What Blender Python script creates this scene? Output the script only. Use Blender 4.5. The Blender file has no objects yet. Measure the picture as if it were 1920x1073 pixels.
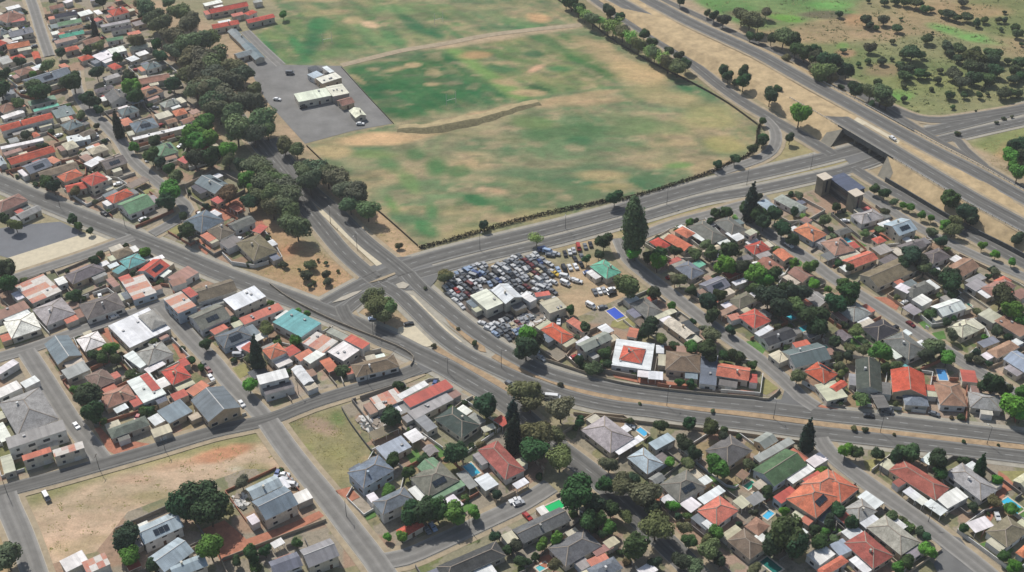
import bpy, bmesh, math, random
import numpy as np
from mathutils import Vector
from mathutils.geometry import tessellate_polygon
R = math.radians
C = bpy.context.scene.collection
SC = bpy.context.scene

# ---------------------------------------------------------------- camera, sky, sun, exposure
CAM_H, FPX, HOR = 320.0, 2300.0, -1200.0          # height in metres, focal length in photo pixels, horizon row
PITCH = math.atan((536.5 - HOR) / FPX)
cam = bpy.data.objects.new("camera", bpy.data.cameras.new("camera")); C.objects.link(cam)
cam.location = (0, 0, CAM_H); cam.rotation_euler = (math.pi/2 - PITCH, 0, 0)
cam.data.sensor_width = 36; cam.data.lens = 36 * FPX / 1920
cam.data.clip_start = 1; cam.data.clip_end = 30000
SC.camera = cam
SHX, SHY, ELEV = 0.55, -0.83, 50.0                 # ground direction in which shadows fall, sun height
w = bpy.data.worlds.new("World"); SC.world = w; w.use_nodes = True
nt = w.node_tree; bg = nt.nodes["Background"]
sky = nt.nodes.new("ShaderNodeTexSky"); sky.sky_type = 'NISHITA'; sky.sun_disc = False
sky.sun_elevation = R(ELEV); sky.sun_rotation = math.atan2(-SHX, -SHY)
sky.air_density = 1.2; sky.dust_density = 1.5
nt.links.new(sky.outputs[0], bg.inputs[0]); bg.inputs[1].default_value = 0.075
sun = bpy.data.objects.new("sun", bpy.data.lights.new("sun", 'SUN')); C.objects.link(sun)
sun.data.energy = 3.5; sun.data.angle = R(0.6); sun.data.color = (1.0, 0.97, 0.93)
_d = Vector((SHX, SHY, -math.tan(R(ELEV)) * math.hypot(SHX, SHY)))
sun.rotation_euler = _d.to_track_quat('-Z', 'Y').to_euler()
SC.view_settings.view_transform = 'Standard'; SC.view_settings.look = 'None'
SC.view_settings.gamma = 1; SC.view_settings.use_curve_mapping = False
SC.view_settings.exposure = 0.3
SC.cycles.max_bounces = 5; SC.cycles.diffuse_bounces = 3; SC.cycles.transparent_max_bounces = 4

rnd = random.Random(11)

# ---------------------------------------------------------------- photo pixel <-> point on the land
SP, CP = math.sin(PITCH), math.cos(PITCH)
def unp(u, v, h=0.0):
    x = (u - 960) / FPX; y = (536.5 - v) / FPX
    dy = CP + y * SP; dz = -SP + y * CP
    t = (h - CAM_H) / dz
    return (x * t, dy * t)
def proj(X, Y, Z=0.0):
    z = Z - CAM_H; f = Y * CP - z * SP; up = Y * SP + z * CP
    return 960 + FPX * X / f, 536.5 - FPX * up / f
def pxm(v): return (v - HOR) * CP / CAM_H          # pixels per metre at that row
TL = {'px': (0, 0, 1.0)}
for _r, _y, _s in (('0', 0, 3.975), ('1', 260, 3.975), ('2', 520, 3.975), ('3', 780, 3.6625)):
    for _c, _x in enumerate((0, 380, 760, 1140, 1520)): TL[_r + str(_c)] = (_x, _y, _s)

def lin(c):
    return tuple((x/255/12.92 if x <= 10 else ((x/255 + .055)/1.055) ** 2.4) for x in c)
def srgb(r, g, b, k=1.0): return tuple(k * x for x in lin((r, g, b)))

# ---------------------------------------------------------------- materials
MATS = {}
def newmat(name, rough=0.9, metal=0.0, spec=0.25):
    m = bpy.data.materials.new(name); m.use_nodes = True; MATS[name] = m
    b = m.node_tree.nodes["Principled BSDF"]
    b.inputs["Roughness"].default_value = rough; b.inputs["Metallic"].default_value = metal
    b.inputs["Specular IOR Level"].default_value = spec
    return m, m.node_tree.nodes, m.node_tree.links, b
def noise(n, l, scale, vec=None, detail=4.0, rough=0.6):
    t = n.new("ShaderNodeTexNoise"); t.inputs["Scale"].default_value = scale
    t.inputs["Detail"].default_value = detail; t.inputs["Roughness"].default_value = rough
    if vec is not None: l.new(vec, t.inputs["Vector"])
    return t.outputs["Fac"]
def ramp(n, l, fac, stops):
    r = n.new("ShaderNodeValToRGB"); l.new(fac, r.inputs[0]); e = r.color_ramp.elements
    while len(e) < len(stops): e.new(0.5)
    for k, (p, c) in zip(e, stops):
        k.position = p; k.color = (*c, 1) if len(c) == 3 else c
    return r.outputs[0]
def g3(v): return (v, v, v)
def mixc(n, l, a, b, fac=1.0, mode='MIX'):
    m = n.new("ShaderNodeMix"); m.data_type = 'RGBA'; m.blend_type = mode
    for s, x in ((m.inputs[0], fac), (m.inputs[6], a), (m.inputs[7], b)):
        if isinstance(x, (int, float)): s.default_value = x
        elif isinstance(x, tuple): s.default_value = (*x, 1)
        else: l.new(x, s)
    return m.outputs[2]
def coords(n, l, kind="Object", scale=None):
    t = n.new("ShaderNodeTexCoord").outputs[kind]
    if scale:
        m = n.new("ShaderNodeMapping"); m.inputs["Scale"].default_value = scale; l.new(t, m.inputs[0]); t = m.outputs[0]
    return t
def geo_pos(n, l, scale=None):
    t = n.new("ShaderNodeNewGeometry").outputs["Position"]
    if scale:
        m = n.new("ShaderNodeMapping"); m.inputs["Scale"].default_value = scale; l.new(t, m.inputs[0]); t = m.outputs[0]
    return t
def objcol(n): return n.new("ShaderNodeObjectInfo").outputs["Color"]
def bump(n, l, b, h, strength=0.4, dist=0.1):
    k = n.new("ShaderNodeBump"); k.inputs["Strength"].default_value = strength; k.inputs["Distance"].default_value = dist
    l.new(h, k.inputs["Height"]); l.new(k.outputs[0], b.inputs["Normal"])

# roofs, walls, paint read the colour given to each object
def m_roof_tile():
    m, n, l, b = newmat("roof_tile", 0.85)
    p = geo_pos(n, l)
    c = mixc(n, l, objcol(n), ramp(n, l, noise(n, l, 0.3, p, 6, .75), [(0.3, g3(.55)), (0.7, g3(1.35))]), 1, 'MULTIPLY')
    c = mixc(n, l, c, ramp(n, l, noise(n, l, 2.2, p, 4, .75), [(0.3, g3(.7)), (0.72, g3(1.25))]), 1, 'MULTIPLY')
    c = mixc(n, l, c, srgb(122, 116, 104), ramp(n, l, noise(n, l, .5, geo_pos(n, l, (1, 1, .5)), 5, .7), [(0.56, g3(0)), (0.75, g3(.55))]))
    l.new(c, b.inputs[0]); 
    wv = n.new("ShaderNodeTexWave"); wv.bands_direction = 'Z'; wv.inputs["Scale"].default_value = 2.6; wv.inputs["Distortion"].default_value = 1.0; l.new(p, wv.inputs[0])
    bump(n, l, b, wv.outputs["Fac"], .5, .05)
def m_roof_metal():
    m, n, l, b = newmat("roof_metal", 0.55, 0.0, 0.4)
    o = coords(n, l)
    c = mixc(n, l, objcol(n), ramp(n, l, noise(n, l, 0.25, geo_pos(n, l), 5, .7), [(0.3, g3(.78)), (0.7, g3(1.15))]), 1, 'MULTIPLY')
    s = n.new("ShaderNodeSeparateXYZ"); l.new(o, s.inputs[0])
    f = n.new("ShaderNodeMath"); f.operation = 'MULTIPLY'; f.inputs[1].default_value = 1.1; l.new(s.outputs[0], f.inputs[0])
    g = n.new("ShaderNodeMath"); g.operation = 'FLOOR'; l.new(f.outputs[0], g.inputs[0])
    wn = n.new("ShaderNodeTexWhiteNoise"); wn.noise_dimensions = '1D'; l.new(g.outputs[0], wn.inputs["W"])
    c = mixc(n, l, c, ramp(n, l, wn.outputs["Value"], [(0, g3(.8)), (1, g3(1.06))]), 1, 'MULTIPLY')
    c = mixc(n, l, c, srgb(140, 98, 76), ramp(n, l, noise(n, l, .6, geo_pos(n, l), 6, .75), [(0.62, g3(0)), (0.8, g3(.4))]))
    l.new(c, b.inputs[0])
    wv = n.new("ShaderNodeTexWave"); wv.inputs["Scale"].default_value = 3.0; l.new(o, wv.inputs[0]); bump(n, l, b, wv.outputs["Fac"], .5, .06)
def m_roof_patchy():
    m, n, l, b = newmat("roof_patchy", 0.7)
    o = coords(n, l)
    mp = n.new("ShaderNodeMapping"); mp.inputs["Scale"].default_value = (.42, .22, 1); l.new(o, mp.inputs[0])
    fl = n.new("ShaderNodeVectorMath"); fl.operation = 'FLOOR'; l.new(mp.outputs[0], fl.inputs[0])
    wn = n.new("ShaderNodeTexWhiteNoise"); l.new(fl.outputs[0], wn.inputs["Vector"])
    c = ramp(n, l, wn.outputs["Value"], [(0, srgb(215, 210, 203)), (.42, srgb(200, 192, 180)), (.45, srgb(176, 92, 74)), (.75, srgb(196, 128, 100))])
    n.active = None
    c = mixc(n, l, c, srgb(170, 160, 148), ramp(n, l, noise(n, l, .8, geo_pos(n, l), 5, .7), [(0.35, g3(0)), (0.7, g3(.75))]))
    l.new(c, b.inputs[0])
def m_wall():
    m, n, l, b = newmat("wall_paint", 0.92)
    c = mixc(n, l, objcol(n), ramp(n, l, noise(n, l, .5, geo_pos(n, l), 5, .7), [(0.3, g3(.75)), (0.7, g3(1.1))]), 1, 'MULTIPLY')
    l.new(c, b.inputs[0])
def m_plain(name, col, rough=0.9, vary=.25, scale=.8, metal=0.0, spec=.3):
    m, n, l, b = newmat(name, rough, metal, spec)
    c = mixc(n, l, tuple(col), ramp(n, l, noise(n, l, scale, geo_pos(n, l), 5, .7), [(0.3, g3(1 - vary)), (0.7, g3(1 + vary))]), 1, 'MULTIPLY')
    l.new(c, b.inputs[0]); return m
def m_leaf():
    m, n, l, b = newmat("leaf", 0.8, 0, .2)
    p = geo_pos(n, l)
    c = mixc(n, l, objcol(n), ramp(n, l, noise(n, l, .45, p, 3, .6), [(0.34, g3(.7)), (0.66, g3(1.4))]), 1, 'MULTIPLY')
    c = mixc(n, l, c, ramp(n, l, noise(n, l, 2.5, p, 3, .7), [(0.3, g3(.7)), (0.7, g3(1.35))]), 1, 'MULTIPLY')
    l.new(c, b.inputs[0])
    t = n.new("ShaderNodeBsdfTranslucent"); l.new(c, t.inputs[0]); mx = n.new("ShaderNodeMixShader"); mx.inputs[0].default_value = .25
    l.new(b.outputs[0], mx.inputs[1]); l.new(t.outputs[0], mx.inputs[2]); l.new(mx.outputs[0], n["Material Output"].inputs[0])
def m_paint():
    m, n, l, b = newmat("car_paint", 0.35, 0, .5); l.new(objcol(n), b.inputs[0])
def m_ground():
    m, n, l, b = newmat("land", 0.97, 0, .1)
    a = n.new("ShaderNodeAttribute"); a.attribute_name = "land"
    p = geo_pos(n, l); ps = geo_pos(n, l, (.62, 1, 1))
    c = a.outputs["Color"]
    c = mixc(n, l, c, ramp(n, l, noise(n, l, .055, ps, 6, .68), [(0.3, (.7, .78, .72)), (0.5, g3(1.0)), (0.7, (1.26, 1.18, 1.18))]), 1, 'MULTIPLY')
    c = mixc(n, l, c, ramp(n, l, noise(n, l, .3, ps, 5, .75), [(0.3, g3(.78)), (0.7, g3(1.2))]), 1, 'MULTIPLY')
    c = mixc(n, l, c, ramp(n, l, noise(n, l, 1.3, p, 4, .8), [(0.3, g3(.8)), (0.7, g3(1.18))]), 1, 'MULTIPLY')
    c = mixc(n, l, c, srgb(66, 82, 48), ramp(n, l, noise(n, l, .16, p, 6, .8), [(0.56, g3(0)), (0.72, g3(.4))]))
    l.new(c, b.inputs[0])
def m_yard():
    m, n, l, b = newmat("yard_ground", 0.95, 0, .1)
    p = geo_pos(n, l)
    big = noise(n, l, .085, p, 3, .5)
    pave = mixc(n, l, srgb(150, 138, 122), srgb(166, 128, 106), ramp(n, l, noise(n, l, .03, p, 1), [(0.52, g3(0)), (0.56, g3(1))]))
    grass = mixc(n, l, srgb(92, 104, 62), srgb(140, 130, 88), ramp(n, l, noise(n, l, .12, p, 4), [(0.4, g3(0)), (0.6, g3(1))]))
    c = mixc(n, l, pave, grass, ramp(n, l, big, [(0.52, g3(0)), (0.55, g3(1))]))
    c = mixc(n, l, c, objcol(n), .45)
    c = mixc(n, l, c, srgb(60, 62, 50), ramp(n, l, noise(n, l, .3, p, 5, .7), [(0.56, g3(0)), (0.68, g3(.6))]))
    c = mixc(n, l, c, ramp(n, l, noise(n, l, 1.2, p, 5, .75), [(0.3, g3(.72)), (0.7, g3(1.25))]), 1, 'MULTIPLY')
    l.new(c, b.inputs[0])
def m_road(name, col, track=.8, edge=1.15):
    m, n, l, b = newmat(name, 0.9, 0, .2)
    uv = n.new("ShaderNodeUVMap"); s = n.new("ShaderNodeSeparateXYZ"); l.new(uv.outputs[0], s.inputs[0])
    mp = n.new("ShaderNodeMapping"); mp.inputs["Scale"].default_value = (4.5, .012, 1); l.new(uv.outputs[0], mp.inputs[0])
    c = mixc(n, l, tuple(col), ramp(n, l, noise(n, l, 1.0, mp.outputs[0], 3, .6), [(0.32, g3(track)), (0.68, g3(edge))]), 1, 'MULTIPLY')
    mt = n.new("ShaderNodeMath"); mt.operation = 'ABSOLUTE'; l.new(s.outputs[0], mt.inputs[0])
    c = mixc(n, l, c, ramp(n, l, mt.outputs[0], [(0.0, g3(1.12)), (0.25, g3(.84)), (.68, g3(.88)), (.9, g3(1.3))]), 1, 'MULTIPLY')
    c = mixc(n, l, c, ramp(n, l, noise(n, l, .25, geo_pos(n, l), 5, .7), [(0.3, g3(.85)), (0.7, g3(1.14))]), 1, 'MULTIPLY')
    l.new(c, b.inputs[0])
m_roof_tile(); m_roof_metal(); m_roof_patchy(); m_wall(); m_leaf(); m_paint(); m_ground(); m_yard()
ASPH = srgb(106, 104, 99)
m_road("asphalt", ASPH, .7, 1.25); m_road("asphalt_old", srgb(128, 125, 119), .9, 1.1)
m_plain("junction_asphalt", srgb(108, 107, 104), vary=.2, scale=.12)
m_plain("verge_soil", srgb(158, 143, 118), vary=.22, scale=.3)
m_plain("shoulder", srgb(156, 150, 136), vary=.18, scale=.3)
m_plain("kerb_concrete", srgb(172, 164, 148), vary=.12)
m_plain("orange_soil", srgb(160, 136, 106), vary=.3, scale=.35)
m_plain("sand", srgb(196, 184, 158), vary=.12, scale=.4)
m_plain("road_paint", srgb(138, 137, 133), vary=.15)
m_plain("concrete", srgb(124, 119, 106), vary=.2, scale=.4)
m_plain("dark_concrete", srgb(88, 90, 88), vary=.35, scale=.5)
m_plain("carpark_asphalt", srgb(120, 118, 114), vary=.22, scale=.09)
m_plain("slate_asphalt", srgb(112, 113, 115), vary=.1, scale=.12)
m_plain("embankment_grass", srgb(174, 152, 116), vary=.3, scale=.18)
m_plain("bark", srgb(86, 74, 62), vary=.3, scale=3)
m_plain("window_glass", srgb(44, 52, 60), .2, .3, .7, 0, .6)
m_plain("door_wood", srgb(86, 62, 48), vary=.2)
m_plain("rubber", srgb(28, 28, 30), vary=.1)
m_plain("white_trim", srgb(205, 202, 195), vary=.1)
m_plain("berm_grass_shade", srgb(100, 94, 66), vary=.5, scale=.7)  # dark grass, with shade of the camera-facing slope painted into its colour
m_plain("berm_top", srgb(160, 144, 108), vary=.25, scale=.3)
m_plain("pool_rim", srgb(198, 186, 168), vary=.1)
m_plain("scrap_metal", srgb(160, 158, 156), .5, .6, 1.4)
m_plain("oily_soil", srgb(98, 90, 80), vary=.35, scale=.5)
m_plain("lawn", srgb(84, 118, 58), vary=.3, scale=.4)
m_plain("dry_lawn", srgb(140, 134, 86), vary=.3, scale=.4)
m_plain("brick_paving", srgb(168, 112, 88), vary=.25, scale=.5)
m_plain("chain_fence", srgb(74, 70, 60), vary=.3)
def m_water():
    m, n, l, b = newmat("pool_water", 0.12, 0, .5); l.new(objcol(n), b.inputs[0])
m_water()

# ---------------------------------------------------------------- object helpers
CAND = []                                            # things whose label is written at the end
def link(o, parent=None):
    C.objects.link(o)
    if parent: o.parent = parent
    return o
def empty(name, loc, rz=0.0, cat=None, group=None, scale=None):
    o = bpy.data.objects.new(name, None); o.location = loc; o.rotation_euler = (0, 0, rz); o.empty_display_size = .5
    if scale: o.scale = scale
    if cat: o["category"] = cat
    if group: o["group"] = group
    return link(o)
def mesh(name, V, F, mats, fm=None, uv=None, smooth=False):
    me = bpy.data.meshes.new(name); me.from_pydata(V, [], F)
    for k in (mats if isinstance(mats, (list, tuple)) else [mats]): me.materials.append(MATS[k])
    if fm: me.polygons.foreach_set("material_index", fm)
    if uv:
        u = me.uv_layers.new(name="UVMap")
        for i, c in enumerate(uv): u.data[i].uv = c
    if smooth: me.polygons.foreach_set("use_smooth", [True] * len(me.polygons))
    me.update(); return me
def obj(name, me, parent=None, loc=None, rz=None, col=None, scale=None):
    o = bpy.data.objects.new(name, me)
    if loc is not None: o.location = loc
    if rz is not None: o.rotation_euler = (0, 0, rz)
    if scale is not None: o.scale = scale
    if col is not None: o.color = (*col, 1)
    return link(o, parent)
def box(V, F, x0, x1, y0, y1, z0, z1, bottom=True):
    b = len(V)
    V += [(x0, y0, z0), (x1, y0, z0), (x1, y1, z0), (x0, y1, z0), (x0, y0, z1), (x1, y0, z1), (x1, y1, z1), (x0, y1, z1)]
    F += [(b+4, b+5, b+6, b+7), (b, b+1, b+5, b+4), (b+1, b+2, b+6, b+5), (b+2, b+3, b+7, b+6), (b+3, b, b+4, b+7)]
    if bottom: F.append((b+3, b+2, b+1, b))
def boxmesh(name, x0, x1, y0, y1, z0, z1, mat):
    V, F = [], []; box(V, F, x0, x1, y0, y1, z0, z1); return mesh(name, V, F, mat)

def inpoly(P, x, y):
    x = np.asarray(x, float); y = np.asarray(y, float); c = np.zeros(x.shape, bool); n = len(P); j = n - 1
    for i in range(n):
        xi, yi = P[i]; xj, yj = P[j]
        if yi != yj:
            c ^= ((yi > y) != (yj > y)) & (x < (xj - xi) * (y - yi) / (yj - yi) + xi)
        j = i
    return c
def cat_rom(P, step=5.0):
    P = [np.array(p, float) for p in P]; out = []
    for i in range(len(P) - 1):
        p0 = P[max(i-1, 0)]; p1 = P[i]; p2 = P[i+1]; p3 = P[min(i+2, len(P)-1)]
        k = max(2, int(np.linalg.norm(p2[:2] - p1[:2]) / step))
        for j in range(k):
            t = j / k
            out.append(.5 * ((2*p1) + (-p0 + p2)*t + (2*p0 - 5*p1 + 4*p2 - p3)*t*t + (-p0 + 3*p1 - 3*p2 + p3)*t**3))
    out.append(P[-1]); return out

# ================================================================= THE LAND
X0, X1, Y0, Y1, ST = -460, 460, 170, 830, 2.0
nx, ny = int((X1-X0)/ST)+1, int((Y1-Y0)/ST)+1
gx, gy = np.meshgrid(np.linspace(X0, X1, nx), np.linspace(Y0, Y1, ny))
gu, gv = proj(gx, gy)
nrng = np.random.default_rng(5)
def vnoise(scale, sx=1.0, seed=0):
    r = np.random.default_rng(seed); g = r.random((260, 260))
    a = (gx + 900) / scale * sx; b = (gy + 100) / scale
    i = np.floor(a).astype(int) % 259; j = np.floor(b).astype(int) % 259
    fa = a - np.floor(a); fb = b - np.floor(b); fa = fa*fa*(3-2*fa); fb = fb*fb*(3-2*fb)
    return (g[j, i]*(1-fa)*(1-fb) + g[j, i+1]*fa*(1-fb) + g[j+1, i]*(1-fa)*fb + g[j+1, i+1]*fa*fb)
land = np.zeros(gx.shape + (3,)); land[:] = srgb(156, 146, 112)
def fill(poly, col, soft=0.0, k=1.0):
    m = inpoly(poly, gu, gv) * k
    if soft:
        for _ in range(int(soft)):
            q = m.astype(float).copy(); q[1:-1, 1:-1] = (m[1:-1, 1:-1]*2 + m[:-2, 1:-1] + m[2:, 1:-1] + m[1:-1, :-2] + m[1:-1, 2:]) / 6; m = q
    land[:] = land * (1 - m[..., None]) + np.array(srgb(*col)) * m[..., None]
def blob(u, v, ru, rv, col, k=.8, ang=0.0):
    k = min(1.0, k*1.25)
    a = R(ang); du = gu - u; dv = gv - v; p = du*math.cos(a) + dv*math.sin(a); q = -du*math.sin(a) + dv*math.cos(a)
    d = (p/ru)**2 + (q/rv)**2 + (vnoise(9, .6, int(u) % 50 + 1) - .5) * 1.1
    m = np.clip(1.25 - d, 0, 1) * k; m = m*m*(3-2*m) if k == 1 else m
    land[:] = land * (1 - m[..., None]) + np.array(srgb(*col)) * m[..., None]
GR, DGR, LGR, TAN, OLV = (82, 126, 76), (60, 106, 68), (112, 144, 88), (182, 158, 116), (134, 136, 96)
# open veld beyond the motorway
VELD = [(1270, -60), (1420, 60), (1600, 150), (1740, 235), (1990, 190), (1990, -60)]
fill(VELD, (138, 136, 94), 3)
n1 = vnoise(26, .5, 3); 
for col, th in ((( 168, 142, 106), .62), ((116, 128, 76), .7)):
    m = inpoly(VELD, gu, gv) * np.clip((vnoise(30, .5, 7 if th < .65 else 9) - th) * 5 + .6, 0, 1) * .75
    land[:] = land*(1-m[..., None]) + np.array(srgb(*col))*m[..., None]
fill([(1270, -40), (1640, -40), (1600, 20), (1480, 50), (1400, 62), (1340, 40)], (104, 138, 78), 6, .7)
for b in ((1340, 20, 70, 26, (98, 136, 72), .8), (1420, 30, 60, 10, (120, 112, 82), .9, 5), (1550, 10, 50, 9, (112, 162, 84), .7), (1480, 35, 45, 7, (108, 150, 66), .8, 8), (1555, 28, 60, 8, (108, 104, 78), .9),
          (1815, 66, 75, 10, (114, 160, 84), .75, 14), (1590, 22, 30, 5, (112, 156, 84), .6, 10), (1580, 85, 15, 8, (116, 150, 76), .7), (1690, 178, 28, 10, (112, 156, 76), .7), (1605, 40, 25, 14, (176, 140, 100), .7), (1440, 75, 60, 14, (142, 124, 84), .7, 20),
          (1750, 155, 130, 28, (140, 142, 88), .5, 5), (1640, 60, 50, 20, (172, 146, 110), .6), (1800, 20, 120, 16, (170, 142, 104), .6), (1740, 205, 60, 14, (140, 142, 92), .6), (1660, 130, 50, 14, (150, 126, 96), .6), (1585, 100, 20, 8, (180, 140, 108), .6)): blob(*b)
fill([(1810, 270), (1900, 240), (1990, 225), (1990, 420), (1905, 340), (1850, 310)], (138, 142, 88), 2)
blob(1880, 290, 18, 30, (182, 150, 108), .7, 20)
# motorway corridor
fill([(1128, -20), (1300, 105), (1440, 200), (1560, 270), (1640, 340), (1780, 440), (1990, 590), (1990, 350), (1740, 235), (1600, 150), (1250, -20)], (172, 152, 120), 2)
fill([(1040, -20), (1128, -20), (1300, 110), (1440, 205), (1410, 230), (1290, 150), (1100, 40)], (150, 138, 102), 2)
fill([(1440, 235), (1560, 290), (1440, 310), (1380, 330), (1440, 290)], (160, 148, 104), 2)
# the playing fields
FIELD = [(478, 62), (530, 122), (640, 125), (738, 233), (572, 272), (640, 335), (720, 405), (788, 466), (1000, 418), (1150, 380), (1290, 343), (1395, 303), (1424, 240), (1300, 150), (1100, 52), (1030, -20), (490, -20), (540, 35)]
fill(FIELD, (152, 145, 106), 2)
mf = inpoly(FIELD, gu, gv)
for seed, col, th, kk in ((21, (102, 130, 86), .5, .75), (22, (178, 154, 112), .62, .6), (23, (84, 116, 78), .62, .7)):
    m = mf * np.clip((vnoise(20, .32, seed)*.6 + vnoise(8, .4, seed+9)*.4 - th) * 6 + .5, 0, 1) * kk
    land[:] = land*(1-m[..., None]) + np.array(srgb(*col))*m[..., None]
fill([(478, 64), (530, 121), (640, 104), (575, 20), (545, 25)], (104, 132, 76), 4, .75)
fill([(575, 20), (640, 104), (900, 62), (860, 10), (700, 0)], (124, 138, 86), 5, .6)
fill([(640, 128), (830, 94), (966, 187), (742, 228)], (74, 112, 66), 3, .9)
fill([(836, 93), (1062, 56), (1200, 150), (1100, 168), (978, 187)], (118, 132, 80), 5, .7)
_a = np.array(unp(832, 93)); _b = np.array(unp(966, 188)); _t = (_b-_a)/np.linalg.norm(_b-_a)
_s = (gx-_a[0])*(-_t[1]) + (gy-_a[1])*_t[0]; _u = (gx-_a[0])*_t[0] + (gy-_a[1])*_t[1]
for _per, _cl, _k, _sd in ((17.0, (70, 112, 70), .55, 31), (9.0, (168, 152, 110), .35, 33), (6.0, (92, 128, 80), .3, 35)):
    m = mf * np.clip(np.sin(_s*2*math.pi/_per + 2.5*vnoise(60, 1, _sd+1)) * .9 + (vnoise(14, .7, _sd)-.5)*2.4 - .25, 0, 1) * _k * np.clip((230-gv+.12*(gu-700))/60, 0, 1)
    land[:] = land*(1-m[..., None]) + np.array(srgb(*_cl))*m[..., None]
for _sd, _cl, _k in ((41, (176, 154, 118), .5), (42, (96, 118, 78), .45), (43, (120, 116, 88), .4)):
    m = mf * np.clip((vnoise(5, .45, _sd)*.6 + vnoise(2.6, .6, _sd+5)*.4 - .55) * 7, 0, 1) * _k
    land[:] = land*(1-m[..., None]) + np.array(srgb(*_cl))*m[..., None]
fill([(832, 92), (856, 90), (1000, 184), (966, 189)], (122, 150, 84), 1, .8)
for b in ((590, 70, 22, 40, DGR, .6, 30), (560, 90, 12, 30, GR, .7, -35), (600, 45, 25, 14, GR, .6), (500, 85, 10, 34, GR, .6, -38), (690, 62, 60, 10, LGR, .4, 35), (720, 20, 60, 12, LGR, .4),
          (640, 60, 22, 34, (76, 116, 66), .6, -35), (665, 38, 20, 8, TAN, .5), (693, 45, 22, 7, (202, 172, 132), .7, 15), (625, 22, 30, 6, TAN, .4), (780, 50, 40, 10, DGR, .5, 32), (740, 75, 36, 10, GR, .6, 32), (820, 62, 20, 10, DGR, .5, 30), (1010, 33, 30, 10, (190, 156, 112), .7, 10),
          (850, 62, 40, 6, GR, .5, 30), (960, 40, 60, 10, LGR, .4, 15), (900, 22, 50, 10, OLV, .5, 20), (690, 165, 45, 24, (66, 102, 62), .6), (720, 205, 60, 16, (70, 106, 64), .6), (820, 190, 55, 14, (68, 104, 62), .6, -10), (790, 120, 50, 10, (80, 112, 64), .5), (740, 130, 30, 5, TAN, .55, -10), (775, 122, 16, 5, TAN, .7), (810, 158, 16, 4, TAN, .7), (812, 136, 16, 5, TAN, .5), (700, 130, 16, 4, TAN, .5),
          (672, 150, 18, 5, TAN, .5, 30), (885, 103, 34, 8, (178, 148, 104), .75), (950, 118, 30, 6, TAN, .4), (1005, 128, 20, 6, (192, 158, 122), .8, -20), (950, 155, 30, 8, TAN, .7, 10), (990, 175, 34, 6, TAN, .7), (1040, 85, 60, 10, (90, 122, 74), .6, 28), (1100, 120, 60, 7, (80, 118, 66), .6, 24), (1000, 102, 24, 8, DGR, .5), (930, 130, 30, 8, DGR, .5, 10), (1050, 130, 30, 7, GR, .6), (1010, 165, 26, 4, (70, 98, 62), .6, 15),
          (1120, 95, 60, 16, TAN, .6, 25), (1200, 140, 60, 22, (186, 162, 116), .7, 20), (1240, 175, 70, 20, (172, 156, 110), .6, 10), (1180, 230, 60, 22, (112, 130, 84), .6), (1100, 190, 90, 12, (184, 156, 116), .7, -3), (1330, 220, 60, 26, (162, 154, 100), .5), (1360, 270, 40, 18, (164, 156, 96), .5),
          (1060, 250, 80, 16, (96, 122, 78), .6, -4), (1090, 265, 30, 12, (78, 112, 72), .6), (1000, 230, 40, 14, (112, 132, 80), .6), (1240, 240, 50, 14, (108, 130, 82), .5), (1270, 310, 30, 6, (104, 142, 78), .6, -5), (1230, 300, 60, 8, OLV, .4), (820, 310, 26, 20, (84, 122, 72), .7), (860, 320, 24, 12, (88, 120, 72), .6), (780, 290, 20, 12, GR, .5), (700, 290, 50, 10, (122, 140, 84), .6), (730, 310, 30, 14, (92, 124, 76), .6, 20), (890, 375, 30, 10, (80, 118, 74), .75, 15), (935, 385, 34, 10, (88, 118, 74), .6, 20), (810, 395, 20, 14, GR, .6, 60), (770, 345, 30, 14, (118, 142, 86), .6, 50), (800, 430, 24, 12, GR, .6, 35), (735, 385, 22, 10, (104, 138, 78), .6, 55), (940, 360, 26, 7, (190, 158, 120), .6, 10), (905, 355, 12, 6, (196, 164, 128), .6), (1000, 350, 50, 14, (132, 132, 92), .5), (1030, 400, 60, 10, (160, 150, 104), .5), (1120, 330, 60, 10, (176, 156, 110), .5), (1150, 350, 50, 8, (160, 146, 96), .4), (900, 430, 70, 8, (162, 152, 104), .5, -10),
          (690, 262, 100, 14, (190, 162, 118), .8, -3), (620, 285, 40, 12, (180, 160, 114), .7), (800, 252, 60, 6, (182, 156, 114), .6, -8)): blob(*b)
fill([(770, 92), (835, 78), (1090, 42), (1094, 52), (840, 90)], (182, 160, 126), 1, .8)
# dry verges along the tree belt and the avenue
fill([(236, -20), (262, -20), (400, 215), (430, 330), (520, 420), (600, 470), (668, 520), (622, 552), (560, 552), (470, 508), (400, 300), (345, 180)], (184, 150, 112), 2)
fill([(262, -20), (430, 60), (470, 110), (560, 250), (600, 300), (790, 466), (770, 485), (735, 480), (560, 330), (400, 200)], (172, 150, 118), 2)
fill([(640, 370), (720, 405), (792, 470), (760, 490), (735, 482)], (190, 160, 122), 1)
for b in ((570, 505, 40, 12, (170, 146, 104), .6), (610, 520, 30, 10, (192, 156, 112), .7), (540, 470, 20, 12, (188, 136, 100), .7), (500, 505, 20, 8, (180, 150, 110), .6)): blob(*b)
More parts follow.
